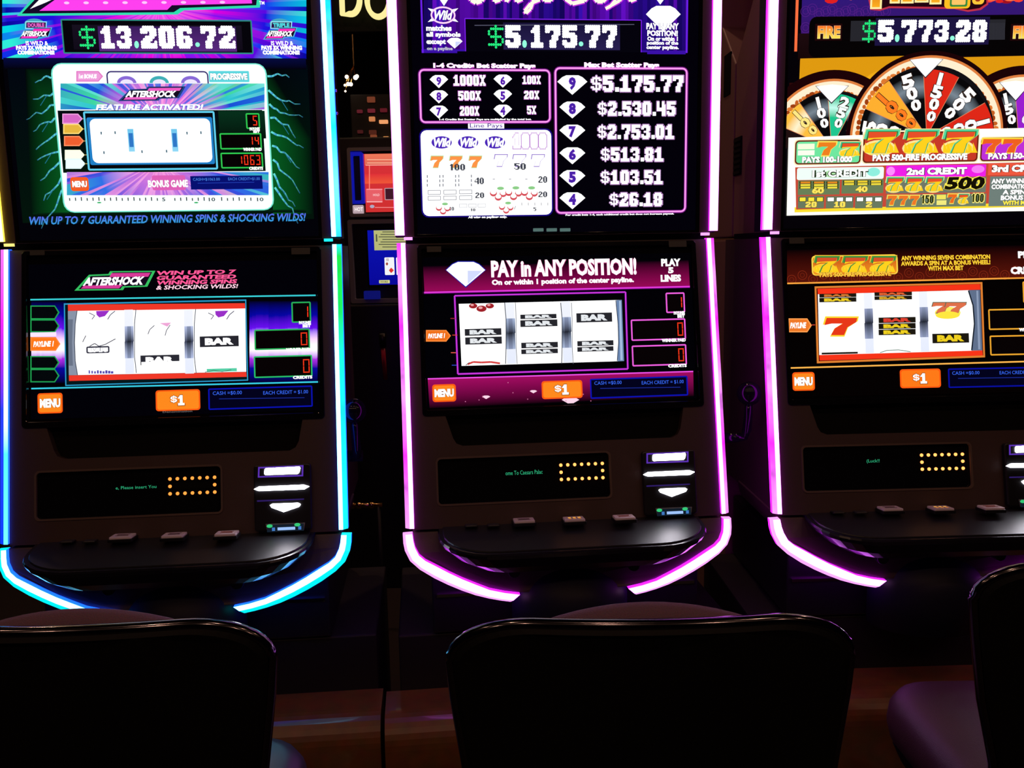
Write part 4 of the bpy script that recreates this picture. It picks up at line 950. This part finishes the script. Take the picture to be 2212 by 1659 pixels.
    c.rect(1720, 362, 1907, 388, hx('e8fff0', 1.1), r=4); c.ell(1800, 376, 22, 8, hx('b8f0b0')); c.ell(1885, 372, 14, 9, hx('90f0e0')); c.rect(1912, 357, 2127, 383, hx('f020e8'), r=2); c.ell(1922, 370, 9, 9, hx('ff90ff')); c.ell(2110, 366, 14, 8, hx('f880f8')); c.rect(2132, 353, 2262, 378, hx('f05a40'))
    c.text('1st CREDIT', 1813, 375, 120, 15, WHITE, bold=.04, out=hx('203018'), ot=.09); c.text('2nd CREDIT', 2021, 370, 130, 15, WHITE, bold=.06, out=hx('402040'), ot=.06); c.text('3rd CREDIT', 2205, 364, 130, 15, WHITE, bold=.06, out=hx('402018'), ot=.06)
    for x0, y0, x1, y1, n, top, rows in ((1722, 390, 1812, 421, '60', 'e88a20', 3), (1816, 388, 1906, 418, '40', 'f0d030', 2)):
        c.rect(x0, y0, x1, y1, hx('6a8058')); 
        for i in range(3):
            for r in range(rows):
                xa = x0 + 3 + i * 29; c.rect(xa, y0 + 2 + r * 5.5, xa + 26, y0 + 7 + r * 5.5, hx('303818')); c.rect(xa + 2.5, y0 + 2.6 + r * 5.5, xa + 23.5, y0 + 6.6 + r * 5.5, hx(top if r == 0 else 'f4e040'))
        c.text(n, (x0 + x1) / 2 - 2, y1 - 9, 26, 13, hx('ffe860'), bold=.05, out=hx('806020'), ot=.05)
    for x0, x1, n, cl in ((1722, 1778, '20', 'f4e040'), (1782, 1841, '10', 'ffffff'), (1845, 1904, '2', 'ffffff')):
        c.rect(x0, 424, x1, 450, hx('6a7a60'))
        for i in range(3): w_ = (x1 - x0) / 3; c.rect(x0 + 2 + i * w_, 426, x0 + w_ - 1 + i * w_, 436, hx('404820')); c.rect(x0 + 3.5 + i * w_, 427, x0 + w_ - 2.5 + i * w_, 435, hx(cl, 1.1))
        c.num(n, (x0 + x1) / 2, 442, 11 * len(n) + 2, 12, hx('ffe860'), hx('806020'), g=1)
    c.rect(1912, 384, 2127, 417, hx('707868')); c.rect(1912, 420, 2127, 447, hx('708068')); c.rect(2134, 381, 2262, 445, hx('70807a'))
    for x in (1911, 1953, 1996): c.fire_seven(x, 383, x + 40, 416)
    c.text('500', 2082, 396, 84, 27, hx('141004'), bold=.05, shear=.25, out=hx('ffee50'), ot=.10)
    for x in (1914, 1938, 1962): c.seven(x, 423, x + 21, 443, hx('f07828'), hx('f8e860'), 2)
    c.num('150', 2000, 431, 27, 18, hx('283008'), hx('fff080'), True, 2); c.num('100', 2108, 428, 27, 18, hx('283008'), hx('fff080'), True, 2)
    c.rect(2020, 421, 2040, 431, hx('f4e860')); c.rect(2020, 433, 2041, 443, hx('f4ec80')); c.seven(2044, 420, 2064, 439, hx('f06a20'), hx('f8e860'), 2); c.fire_seven(2066, 419, 2090, 442)
    for k, (s, w_) in enumerate((('ANY WINNING SEVENS', 140), ('COMBINATION AWARDS', 140), ('A SPIN AT A', 92), ('BONUS WHEEL', 100))): c.text(s, 2208, 391 + k * 12, w_, 10, WHITE, bold=.05, out=hx('50402c'), ot=.04)
    c.text('WITH MAX BET', 2208, 438, 92, 9, hx('fff050'), bold=.05, out=hx('605020'), ot=.04)
    c.build('screen_image', m.ud)
    # lower screen
    c = Canvas(m.PL, lim=(-.2985, .2985, m.PL.at0(-.357), m.PL.at0(-.03)))
    s0, s1 = m.PL.at0(-.036), m.PL.at0(-.356); c.local(-.2985, s1, .2985, s0, hx('030101'))
    c.up(); c.face([c.p.at(*q) for q in ((1700, 540), (2285, 528), (2288, 600), (1700, 613))], [hx('050103')] * 2 + [hx('58140a')] * 2)
    for k in range(24): c.oval(1710 + k * 23, 604 - k * .5 - (k % 2) * 9, 10, 10, 1, hx('8a2a14')); c.oval(1710 + k * 23, 604 - k * .5 - (k % 2) * 9, 5, 5, 1, hx('7a2410'))
    c.rect(1753, 551, 1939, 594, hx('ffd84a'), r=8); c.rect(1756, 554, 1936, 592, hx('c84a18'), hx('f09020'), r=6)
    for x in (1757, 1818, 1879): c.fire_seven(x, 553, x + 57, 592, teal='4a9a40', red='d85028', edge='ffc83a')
    c.text('PAYS 500-FIRE PROGRESSIVE', 1847, 592.5, 154, 10, hx('ffd040'), bold=.05, out=hx('a03010'), ot=.06)
    for s, y, w_ in (('ANY WINNING SEVENS COMBINATION', 556.5, 192), ('AWARDS A SPIN AT A BONUS WHEEL!', 568, 193), ('WITH MAX BET', 579.5, 77)): c.text(s, 2042, y, w_, 10, hx('ffd838'), bold=.04, out=hx('903008'), ot=.03)
    c.text('PLAY 3', 2232, 550, 68, 15, WHITE, bold=.06); c.text('CREDITS', 2222, 584, 80, 16, WHITE, bold=.06)
    c.line(1700, 612.5, 2285, 599, 3.2, hx('ffa840')); c.line(1706, 795, 2288, 779, 3.2, hx('ffb850'))
    c.poly([(1759, 619), (2121, 609.5), (2127, 772), (1764, 785)], hx('e08030')); c.poly([(1763, 623), (2117, 613.5), (2123, 768), (1768, 780.5)], hx('3a0808'))
    c.poly([(1765, 624), (2116, 614), (2117, 626), (1766, 636)], hx('f83418')); c.poly([(1769, 767), (2121, 757), (2122, 768), (1770, 779)], hx('f83418'))
    c.poly([(1766, 636), (2116, 626.5), (2121, 757), (1769, 767)], hx('ffffff', 1.2))
    c.poly([(2091, 627), (2116, 626.5), (2121, 757), (2098, 757.5), (2103, 700), (2100, 660)], hx('60708c')); c.path([(2091, 628), (2101, 660), (2104, 700), (2098, 757)], 3, hx('1c2430')); c.poly([(2108, 628), (2112, 628), (2117, 755), (2112, 755)], hx('8c9cb8'))
    for x in (1867, 1986): reel_div(c, x, x + 18, 633 - (x - 1867) * .027, 763 - (x - 1867) * .027, '9aa4c8', '2c3040')
    kb = hx('1c1810')
    c.seven(1780, 687, 1851, 724, hx('e83818'), hx('ffd830'), 3.5)
    for k, cl in enumerate(('e04030', 'f0d020', 'f0d020')): c.bar(1897, 686 + k * 13 - .5, 1977, 698 + k * 13 - .5, hx(cl), kb)
    for k, cl in enumerate(('d07830', 'f0d028')): c.bar(1769, 634.5 + k * 8.6, 1849, 642.5 + k * 8.6 + k * 1.5, hx(cl), kb)
    for k, cl in enumerate(('e06030', 'd8a828')): c.bar(1888, 631 + k * 8.6, 1969, 639 + k * 8.6, hx(cl), kb)
    c.bar(2013, 720.5, 2092, 741, hx('f0d020'), kb)
    c.ell(2046, 676, 28, 13, hx('fff060')); c.seven(2012, 654, 2056, 676, hx('e0704a'), hx('406a58'), 1.5); c.seven(2040, 654, 2086, 678, hx('e0704a'), hx('406a58'), 1.5); c.ell(2046, 681, 26, 8, hx('ffe840'))
    c.line(1774, 764, 1852, 762, 4, kb); c.path([(1900, 762), (1915, 757), (1940, 756), (1966, 760)], 1.6, hx('608070'))
    tagshape(c, 1702, 688, 1753, 718, 'ffa050', 'f07a28', text='PAYLINE'); c.line(1753, 702, 1760, 702, 2, hx('c04030'))
    meter(c, 2208, 608, 2248, 654, 'f0a830', '1', [('PAYLINES', 24), ('BET', 16)], 4); meter(c, 2134, 667, 2252, 712, 'f0a830', '0', [('WINNER PAID', 52)], 12); meter(c, 2137, 724, 2254, 767, 'f0a830', '0', [('CREDITS', 40)], 12)
    menu(c, 1711, 804, 1759, 844); dollar(c, 1943, 797, 2031, 838, col='ff7a18'); cashbox(c, 2047, 794, 2258, 836, 'CASH =$0.00', 'EACH CREDIT = $1.00', .8)
    c.build('screen_image', m.ld)
screens_left(MS[0]); screens_mid(MS[1]); screens_right(MS[2])
# small stickers on the seam between the screens
for m, pts in ((MS[0], ((66, 541, 98, 552), (630, 536, 670, 550))), (MS[1], ((922, 533, 953, 545), (1444, 521, 1482, 534))), (MS[2], ((1704, 514, 1736, 527),))):
    for b in pts: obj('sticker', m.PF.rplate(*b, .0005, .003, .0036), 'buttondark', m.e)
for x in (1163, 1192, 1221):  # glowing plates added to stand in for pale reflections in the black glass
    obj('glass_reflection', MS[1].PU.rplate(x - 11, 493, x + 11, 500, .001, -.003, .0008), glow('reflection_pale', hx('5a7a76'), .8), MS[1].e)
# ------------------------------------------------------------------ stands, footrests
def make_stand(i, label):
    tx, ty, yaw = SPEC[i]; e = empty('machine_stand', (tx, ty, 0), math.radians(yaw), label, 'stand', 'stands under the slot machines')
    obj('stand_body', box(-.378, .378 + (.02 if i == 0 else 0), -.06, .37, .0, .455), 'standblack', e, bevel=.004)
    prof = [(-.06, .10), (-.06, .325)] + [(-.145 - .06 * math.sin(a), .265 + .06 * math.cos(a)) for a in [k * math.pi / 2 / 8 for k in range(9)]] + [(-.205, .10)]
    obj('footrest', loft([[(x, y, v) for y, v in prof] for x in (-.409 if i == 1 else -.394, .408 if i == 0 else .394)]), 'wood', e, smooth=False)
    obj('toe_kick', box(-.378, .378, -.16, -.06, 0, .10), 'standblack', e)
    return e
for i, s in enumerate(('wood fronted stand under the machine with cyan and yellow strips', 'wood fronted stand under the middle machine with the diamond screen', 'wood fronted stand under the machine with the bonus wheel screen')): make_stand(i, s)
# ------------------------------------------------------------------ chairs
def make_chair(x, y, rz, ztop, zseat, label, seatmat):
    e = empty('casino_chair', (x, y, 0), rz, label, 'chair', 'padded chairs in front of the slot machines')
    hw = .242
    out = []
    for sx in (1, -1):
        a = [(sx * (hw - .10 + .10 * math.sin(t)), ztop - .052 + .052 * math.cos(t)) for t in [k * math.pi / 2 / 10 for k in range(11)]]
        a = [(sx * (hw - .10) * k / 6, ztop) for k in range(0 if sx > 0 else 1, 6)] + a
        a += [(sx * (hw - .004), ztop - .10), (sx * (hw - .018), ztop - .20), (sx * (hw - .04), ztop - .30)] + [(sx * (hw - .11 + .07 * math.cos(t)), ztop - .34 - .05 * math.sin(t)) for t in [k * math.pi / 2 / 4 for k in range(5)]]
        out += a if sx > 0 else a[::-1]
    bow = lambda px: -.10 * (px / .24) ** 2 * .25
    def ring(s_, yy, dz=0): return [(px * s_, yy + bow(px) * -1, (pz - ztop + .2) * s_ + ztop - .2 + dz) for px, pz in out]
    obj('back_shell', loft([ring(.97, -.014), ring(.995, -.010), ring(.995, .012)]), 'shell', e, smooth=False)
    pts = [(px, .0 - bow(px), pz) for px, pz in out]
    obj('back_rim', tube(pts, .0085, 10, closed=True), 'rim', e, smooth=True)
    # back cushion: pillow with domed top
    rings = []
    for k in range(11):
        t = k / 10; s_ = 1 - .10 * (abs(t - .45) / .55) ** 3
        R = []
        for px, pz in out:
            dome = .013 - .046 * (px / .19) ** 2 if pz > ztop - .06 else 0
            f = math.sin(math.pi * min(1, max(0, t * .86 + .07))) ** .35
            R.append((px * .93 * f, .012 + .075 * t - bow(px) * .6, (pz - ztop + .2) * .95 * f + ztop - .2 + dome * math.sin(math.pi * t) ** .6 + .006))
        rings.append(R)
    obj('back_cushion', loft(rings), 'fabric', e, smooth=True)
    # seat
    so = [(a * 1.0, b) for a, b in rrect_pts(.42, .40, .09, 6)]
    prof = ((.0, .90), (.012, .97), (.04, 1.0), (.07, .985), (.088, .94), (.098, .84), (.102, .6), (.103, .2))
    obj('seat_cushion', loft([[(a * s_, .225 + b * s_, zseat - .10 + h) for a, b in so] for h, s_ in prof]), seatmat, e, smooth=True)
    obj('seat_pan', loft([[(a * .9, .225 + b * .9, zseat - .125) for a, b in so], [(a * .95, .225 + b * .95, zseat - .10) for a, b in so]]), 'shell', e)
    for sx in (-1, 1): obj('back_bracket', tube([(sx * .12, .02, ztop - .34), (sx * .12, .03, zseat - .09), (sx * .12, .12, zseat - .115)], .012, 8), 'steel', e, smooth=True)
    obj('column', tube([(0, .22, .03), (0, .22, zseat - .12)], .03, 16), 'steel', e, smooth=True)
    obj('footring', tube([(.19 * math.cos(t), .22 + .19 * math.sin(t), .2) for t in [k * math.pi / 12 for k in range(24)]], .011, 8, closed=True), 'chrome', e, smooth=True)
    for k in range(3): t = k * 2 * math.pi / 3 + .5; obj('ring_spoke', tube([(0, .22, .2), (.185 * math.cos(t), .22 + .185 * math.sin(t), .2)], .007, 6), 'chrome', e)
    obj('base_disc', loft([[(r * math.cos(t), .22 + r * math.sin(t), h) for t in [k * math.pi / 16 for k in range(32)]] for r, h in ((.23, 0), (.23, .012), (.20, .022), (.05, .034))]), 'steel', e, smooth=False)
    return e
def on_y(px, py, y):
    p = Plane(None, (0, y, 0), (0, 0, 1)); return p.at(px, py)
X2 = (on_y(965, 1420, .985)[0] + on_y(1860, 1390, .985)[0]) / 2; Z2 = on_y(1420, 1336, .985)[1] - .009
make_chair(X2, .985, 0, Z2, .487, 'black backed chair with mauve cushion centred before the middle machine', 'fabric')
make_chair(X2 - .708, .99, math.radians(2), Z2 + .002, .487, 'black backed chair at the left edge, before the lightning machine', 'bluevinyl')
make_chair(on_y(2095, 1310, 1.15)[0] + .262, 1.15, 0, Z2 - .002, .487, 'black backed chair at the right edge, before the wheel machine', 'seatfab')
# ------------------------------------------------------------------ background: gap between the left and middle machines
def world_plane(y, e=None):
    return Plane(None, (0, y, 0), (0, 0, 1))
pk = 3.3
P3 = world_plane(pk)
e = empty('poker_machine', (P3.at(830, 600)[0], pk, 0), 0, 'video poker machine with red upper and blue lower screen seen between two slot machines', 'poker machine')
def pob(name, px, h0, h1, mat, par, r=.006, y=pk):
    Q = Plane(e, (0, y - pk, 0), (0, 0, 1)); return obj(name, Q.rplate(*px, r, h0, h1), mat, par)
zb = P3.at(800, 312)[1]
obj('cabinet', box(-.17, .36, .03, .5, 0, zb + .03), 'black', e, bevel=.006)
Q3 = Plane(e, (0, 0, 0), (0, 0, 1))
def pfr(name, px, t, mat, par, h0=-.03, h1=0):
    cx, cy, w_, h_ = Q3.span(*px); k = w_ / (px[2] - px[0]); t *= k
    return obj(name, Q3.ring([(cx + a, cy + b) for a, b in rrect_pts(w_, h_, .008)], [(cx + a, cy + b) for a, b in rrect_pts(w_ - 2 * t, h_ - 2 * t, .004)], h0, h1), mat, par)
pfr('upper_frame', (752, 318, 905, 468), 7, 'grey', e); pfr('lower_frame', (754, 474, 905, 655), 9, 'grey', e)
pfr('blue_frame', (755, 328, 785, 440), 7, glow('poker_blue', hx('0a14a8'), .9), e, -.03, -.006)
up = pob('upper_screen', (787, 330, 905, 460), -.03, -.02, 'gloss', e)
c = Canvas(Plane(e, (0, .0195, 0), (0, 0, 1)))
c.rect(788, 332, 904, 458, hx('d83038'), hx('d03030')); c.rect(788, 332, 904, 356, hx('f07858'), hx('e06858')); c.rect(788, 375, 904, 396, hx('e03038'), hx('f05838'))
for y in (345, 352): c.line(793, y, 900, y, 1.5, hx('ffc0a0'))
c.line(798, 357, 798, 432, 2, hx('ff8878')); c.line(790, 357, 904, 356, 1.5, hx('ffb0a0'))
c.rect(791, 408, 826, 436, hx('e86068')); c.text('HOLD', 813, 421, 14, 5, hx('ffd0d0')); c.frame(831, 406, 860, 432, 1.5, hx('c0a0a8'), fill=hx('401828')); c.line(792, 436, 826, 436, 2, hx('ffc0c0')); c.line(792, 409, 826, 409, 2, hx('ff9aa0'))
c.ell(804, 446, 5, 3.5, hx('b0a8c0')); c.line(810, 448, 904, 448, 1.2, hx('ffa0a0'))
c.build('screen_image', up)
hot = pob('badge', (761, 442, 787, 464), -.03, -.008, 'grey', e)
c = Canvas(Plane(e, (0, .0078, 0), (0, 0, 1))); c.rect(762, 443, 786, 463, hx('b8a0a8'), r=3); c.text('HOT', 775, 452, 18, 9, hx('fff0f0'), bold=.05, out=hx('806870'), ot=.04); c.build('badge_print', hot)
lo = pob('lower_screen', (790, 492, 905, 622), -.03, -.02, 'gloss', e)
c = Canvas(Plane(e, (0, .0195, 0), (0, 0, 1)))
c.rect(796, 497, 904, 615, hx('0a12b0'), hx('08089a')); c.rect(808, 497, 904, 540, hx('b8b878'))
for k in range(7): c.line(826 - (k % 3) * 4, 501 + k * 5.4, 900, 501 + k * 5.4, 1.6, hx('3a4038'))
c.rect(812, 506, 815, 522, hx('4a5040')); c.rect(831, 556, 852, 594, hx('f4f4f8'), r=2); c.text('10', 837, 561, 5, 6, hx('803030')); c.poly([(836, 566), (839, 570), (836, 574), (833, 570)], hx('a04030')); c.poly([(845, 578), (851, 584), (845, 590), (840, 584)], hx('e03030'))
c.rect(856, 556, 880, 594, hx('f4f4f8'), r=2); c.rect(819, 605, 842, 612, hx('d8d890'), r=1); c.text('DOUBLE', 830, 608.5, 16, 4, hx('404020'))
c.build('screen_image', lo)
pob('coin_slot', (787, 628, 822, 646), -.0, .012, glow('poker_blue_dim', hx('0a1478'), .7), e, .004)
obj('lower_cabinet', box(-.17, .36, -.03, .03, 0, P3.at(800, 657)[1]), 'black', e, bevel=.006)
# red lever of the poker machine
lv = P3.at(834, 752)
obj('lever_arm', tube([(lv[0] - e.location.x, -.05, P3.at(834, 815)[1]), (lv[0] - e.location.x, -.08, P3.at(834, 745)[1])], .008, 10), plain('lever_red', (.45, .02, .05, 1), .25), e, smooth=True)
obj('lever_grip', tube([(lv[0] - e.location.x, -.08, P3.at(834, 745)[1]), (lv[0] - e.location.x, -.085, P3.at(834, 715)[1])], [.012, .014], 12), 'gloss', e, smooth=True)
# brass rail low in the gap
P4 = world_plane(2.9)
xa, za = P4.at(742, 1092); xb, zb_ = P4.at(826, 1093)
r = empty('brass_rail', ((xa + xb) / 2, 2.9, 0), 0, 'short brass rail glinting low between the left and middle machines', 'rail')
h = (xb - xa) / 2
M['brass'] = plain('brass', (.85, .55, .22, 1), .18, 1)
obj('rail_bar', tube([(-h, 0, za), (h, 0, za)], .008, 12), 'brass', r, smooth=True)
for sx in (-.8, .8): obj('rail_post', tube([(sx * h, 0, 0), (sx * h, 0, za)], .007, 10), 'standblack', r, smooth=True)
for q in (-.55, -.2, .45): obj('rail_fitting', tube([(q * h - .008, 0, za), (q * h + .008, 0, za)], .012, 12), 'brass', r, smooth=True)
# lit sign letters
P5 = world_plane(4.2)
s0 = P5.at(736, -40); s1 = P5.at(905, 55)
sg = empty('hanging_sign', ((s0[0] + s1[0]) / 2, 4.2, s1[1]), 0, 'dark hanging sign with glowing pale yellow letters DO', 'sign')
ox, oz = sg.location.x, sg.location.z
obj('sign_board', box(s0[0] - .05 - ox, s1[0] + .05 - ox, .02, .06, -.02, .34), 'matte', sg, bevel=.004)
Q5 = Plane(sg, (0, 0, 0), (0, 0, 1)); ymat = glow('sign_letter', hx('fff0a0'), 1.0)
def letter(name, strokes, t):
    bm = bmesh.new()
    for pts in strokes:
        P = [Vector(Q5.at(*q)) for q in pts]; k = Q5.at(801, 0)[0] - Q5.at(800, 0)[0]; V = []
        for i, p in enumerate(P):
            d = (P[min(i + 1, len(P) - 1)] - P[max(i - 1, 0)]).normalized(); n = Vector((-d.y, d.x)) * t * k / 2; V.append((p + n, p - n))
        L = [[bm.verts.new(Q5.pt(*v, hh)) for v in (a, b)] for hh in (0, .025) for a, b in V]; N = len(V)
        for i in range(N - 1):
            A, B, D, E2 = L[i], L[i + 1], L[N + i], L[N + i + 1]
            bm.faces.new((A[0], B[0], B[1], A[1])); bm.faces.new((D[0], D[1], E2[1], E2[0])); bm.faces.new((A[0], D[0], E2[0], B[0])); bm.faces.new((A[1], B[1], E2[1], D[1]))
    bmesh.ops.recalc_face_normals(bm, faces=bm.faces); return obj(name, bm, ymat, sg)
letter('letter', [[(738.5, -30), (741, 33), (756, 32)] + [(760 + 18 * math.cos(a), 1 - 31 * math.sin(a)) for a in [math.radians(-85 + 10 * k) for k in range(18)]] + [(752, -30), (738.5, -30)]], 10)
letter('letter', [[(818 + 24 * math.cos(a), 2 - 36 * math.sin(a)) for a in [math.radians(10 * k) for k in range(37)]]], 10)
obj('sign_hanger', box(-.01, .01, .03, .05, .34, 3.4 - oz), 'steel', sg)
# lamp cluster and far lit cabinet
P6 = world_plane(5.2)
e6 = P6.at(762, 178); ch = empty('chandelier', (e6[0], 5.2, e6[1]), 0, 'small cluster of white bulbs far behind, left of the middle machine', 'chandelier')
Q6 = Plane(ch, (0, 0, 0), (0, 0, 1)); M['bulb'] = glow('bulb_warm', rgba(2.2, 1.7, 1.2), 1.5)
for px, py, rr in ((749, 166, .011), (768, 167.5, .013), (752, 181.5, .011), (758, 182, .011), (745, 184, .007), (746, 197, .006), (771, 165, .011)):
    a, b = Q6.at(px, py); bm = bmesh.new(); bmesh.ops.create_uvsphere(bm, u_segments=12, v_segments=8, radius=rr, matrix=Matrix.Translation((a, 0, b)))
    obj('bulb', bm, 'bulb', ch, smooth=True); obj('bulb_arm', tube([(a, 0, b + rr * .8), (0, .05, .1)], .003, 6), 'brass', ch)
obj('chandelier_stem', tube([(0, .05, .1), (0, .05, 3.4 - e6[1])], .006, 8), 'brass', ch)
e7 = P6.at(815, 250); dc = empty('lit_cabinet', (e7[0], 5.25, 0), 0, 'far dark cabinet with rows of dim red and amber lit panels behind the gap', 'cabinet')
Q7 = Plane(dc, (0, -.01, 0), (0, 0, 1))
obj('cabinet_body', box(-.16, .3, 0, .4, 0, P6.at(800, 200)[1]), 'standblack', dc, bevel=.005)
for px, col, g in (((793, 209, 810, 221), '7a3a24', .8), ((771, 237, 783, 244), '701c2c', .6), ((794, 235, 810, 243), '7a2030', .7), ((821, 234, 836, 242), '701828', .6), ((797, 252, 810, 262), 'c87a48', 1), ((819, 259, 838, 267), 'f0a068', 1), ((772, 281, 784, 288), '50181c', .6), ((797, 281, 813, 290), '60281c', .6), ((800, 291, 814, 302), '884228', .8), ((828, 295, 840, 305), 'ffa860', 1)):
    obj('lit_panel', Q7.rplate(*px, .004, -.01, .004), glow('lit_panel', hx(col), g), dc)
# ------------------------------------------------------------------ gap between the middle and right machines: machine standing back to back
m3 = MS[2]
tx, ty, yaw = SPEC[2]; a = math.radians(yaw)
rear = empty('rear_slot_machine', (tx - math.sin(a) * .76, ty + math.cos(a) * .76, 0), a + math.pi, 'brown cabinet standing back to back with the wheel machine', 'slot machine')
prof = [(.02, .0), (.375, .0), (.375, .44), (.24, .56), (.24, .95), (.02, .95)]
obj('upper_cabinet', loft([[(x, y, Z0 + v) for y, v in prof] for x in (-.315, .315)]), 'backbrown', rear, bevel=.004)
obj('lower_cabinet', loft([[(x, y, v) for y, v in ((-.02, .0), (.375, .0), (.375, Z0 - .006), (.02, Z0 - .006))] for x in (-.33, .315)]), 'backbrown', rear, bevel=.004)
obj('front_panel', box(-.30, .30, .0, .02, Z0 + .03, Z0 + .9), 'gloss', rear)
def vent(par, xs, y0, y1, z0, z1):
    v = obj('side_vent', box(xs - .003, xs + .001, y0, y1, z0, z1), 'matte', par)
    n = 7
    for k in range(n):
        zz = z0 + (z1 - z0) * (k + .5) / n; obj('vent_slat', box(xs - .005, xs - .003, y0 + .003, y1 - .003, zz - .004, zz + .003), 'black', v)
# vents on the sides that show in the gap
def side_pt(px, py, e_, x):
    P = Plane(e_, (x, 0, 0), (0, 0, 1), ex=(0, 1, 0)); return P.at(px, py)
g0 = side_pt(1588, 300, m3.e, -.315); g1 = side_pt(1602, 376, m3.e, -.315)
vent(m3.e, -.315, min(g0[0], g1[0]), max(g0[0], g1[0]), g1[1], g0[1])
g0 = side_pt(1566, 122, rear, .315); g1 = side_pt(1578, 202, rear, .315)
v = obj('side_vent', box(.313, .317, min(g0[0], g1[0]), max(g0[0], g1[0]), g1[1], g0[1]), 'matte', rear)
bp = world_plane(3.6); q0 = bp.at(1500, 24); q1 = bp.at(1680, 24)
sc = empty('rear_partition', ((q0[0] + q1[0]) / 2, 3.6, 0), 0, 'plain brown partition far back between the middle and right machines', 'partition')
obj('partition_panel', box(q0[0] - sc.location.x - .1, q1[0] - sc.location.x, 0, .06, .05, q0[1]), plain('partition_brown', (.30, .15, .10, 1), .7, noise=.3), sc, bevel=.004)
obj('partition_foot', box(q0[0] - sc.location.x, q1[0] - sc.location.x - .05, -.06, .12, 0, .05), 'standblack', sc)
# bolts on the left machine's side rim
for px, py in ((724, 196), (725, 245)):
    pp = MS[0].hit_y(.02, px, py); obj('rim_bolt', tube([(.353, .02, pp[2]), (.3575, .02, pp[2])], .004, 10), 'chrome', MS[0].e, smooth=True)
# ------------------------------------------------------------------ ceiling downlights
def downlight(x, y, k, lab):
    e = empty('ceiling_downlight', (x, y, 3.4), 0, lab, 'downlight', 'recessed downlights in the ceiling')
    obj('trim_ring', loft([[(r_ * math.cos(t), r_ * math.sin(t), z_) for t in [q * math.pi / 10 for q in range(20)]] for r_, z_ in ((.075, 0), (.075, -.008), (.055, -.01), (.055, -.001))], caps=False), 'steel', e)
    L = bpy.data.lights.new('downlight_bulb', 'AREA'); L.shape = 'DISK'; L.size = .09; L.energy = LAMP_W * k; L.color = (1, .55, .34)
    o = bpy.data.objects.new('downlight_bulb', L); C.objects.link(o); o.parent = e; o.location = (0, 0, -.012)
for y, k, row in ((-1.6, 1, 'in the aisle row farthest from the machines'), (.2, .6, 'in the row above the chairs'), (3.0, 1.3, 'in the row behind the machines')):
    for x, nth in zip((-2.2, -1.0, .2, 1.4, 2.6), ('leftmost', 'second', 'middle', 'fourth', 'rightmost')): downlight(x, y, k, nth + ' warm recessed ceiling downlight ' + row)
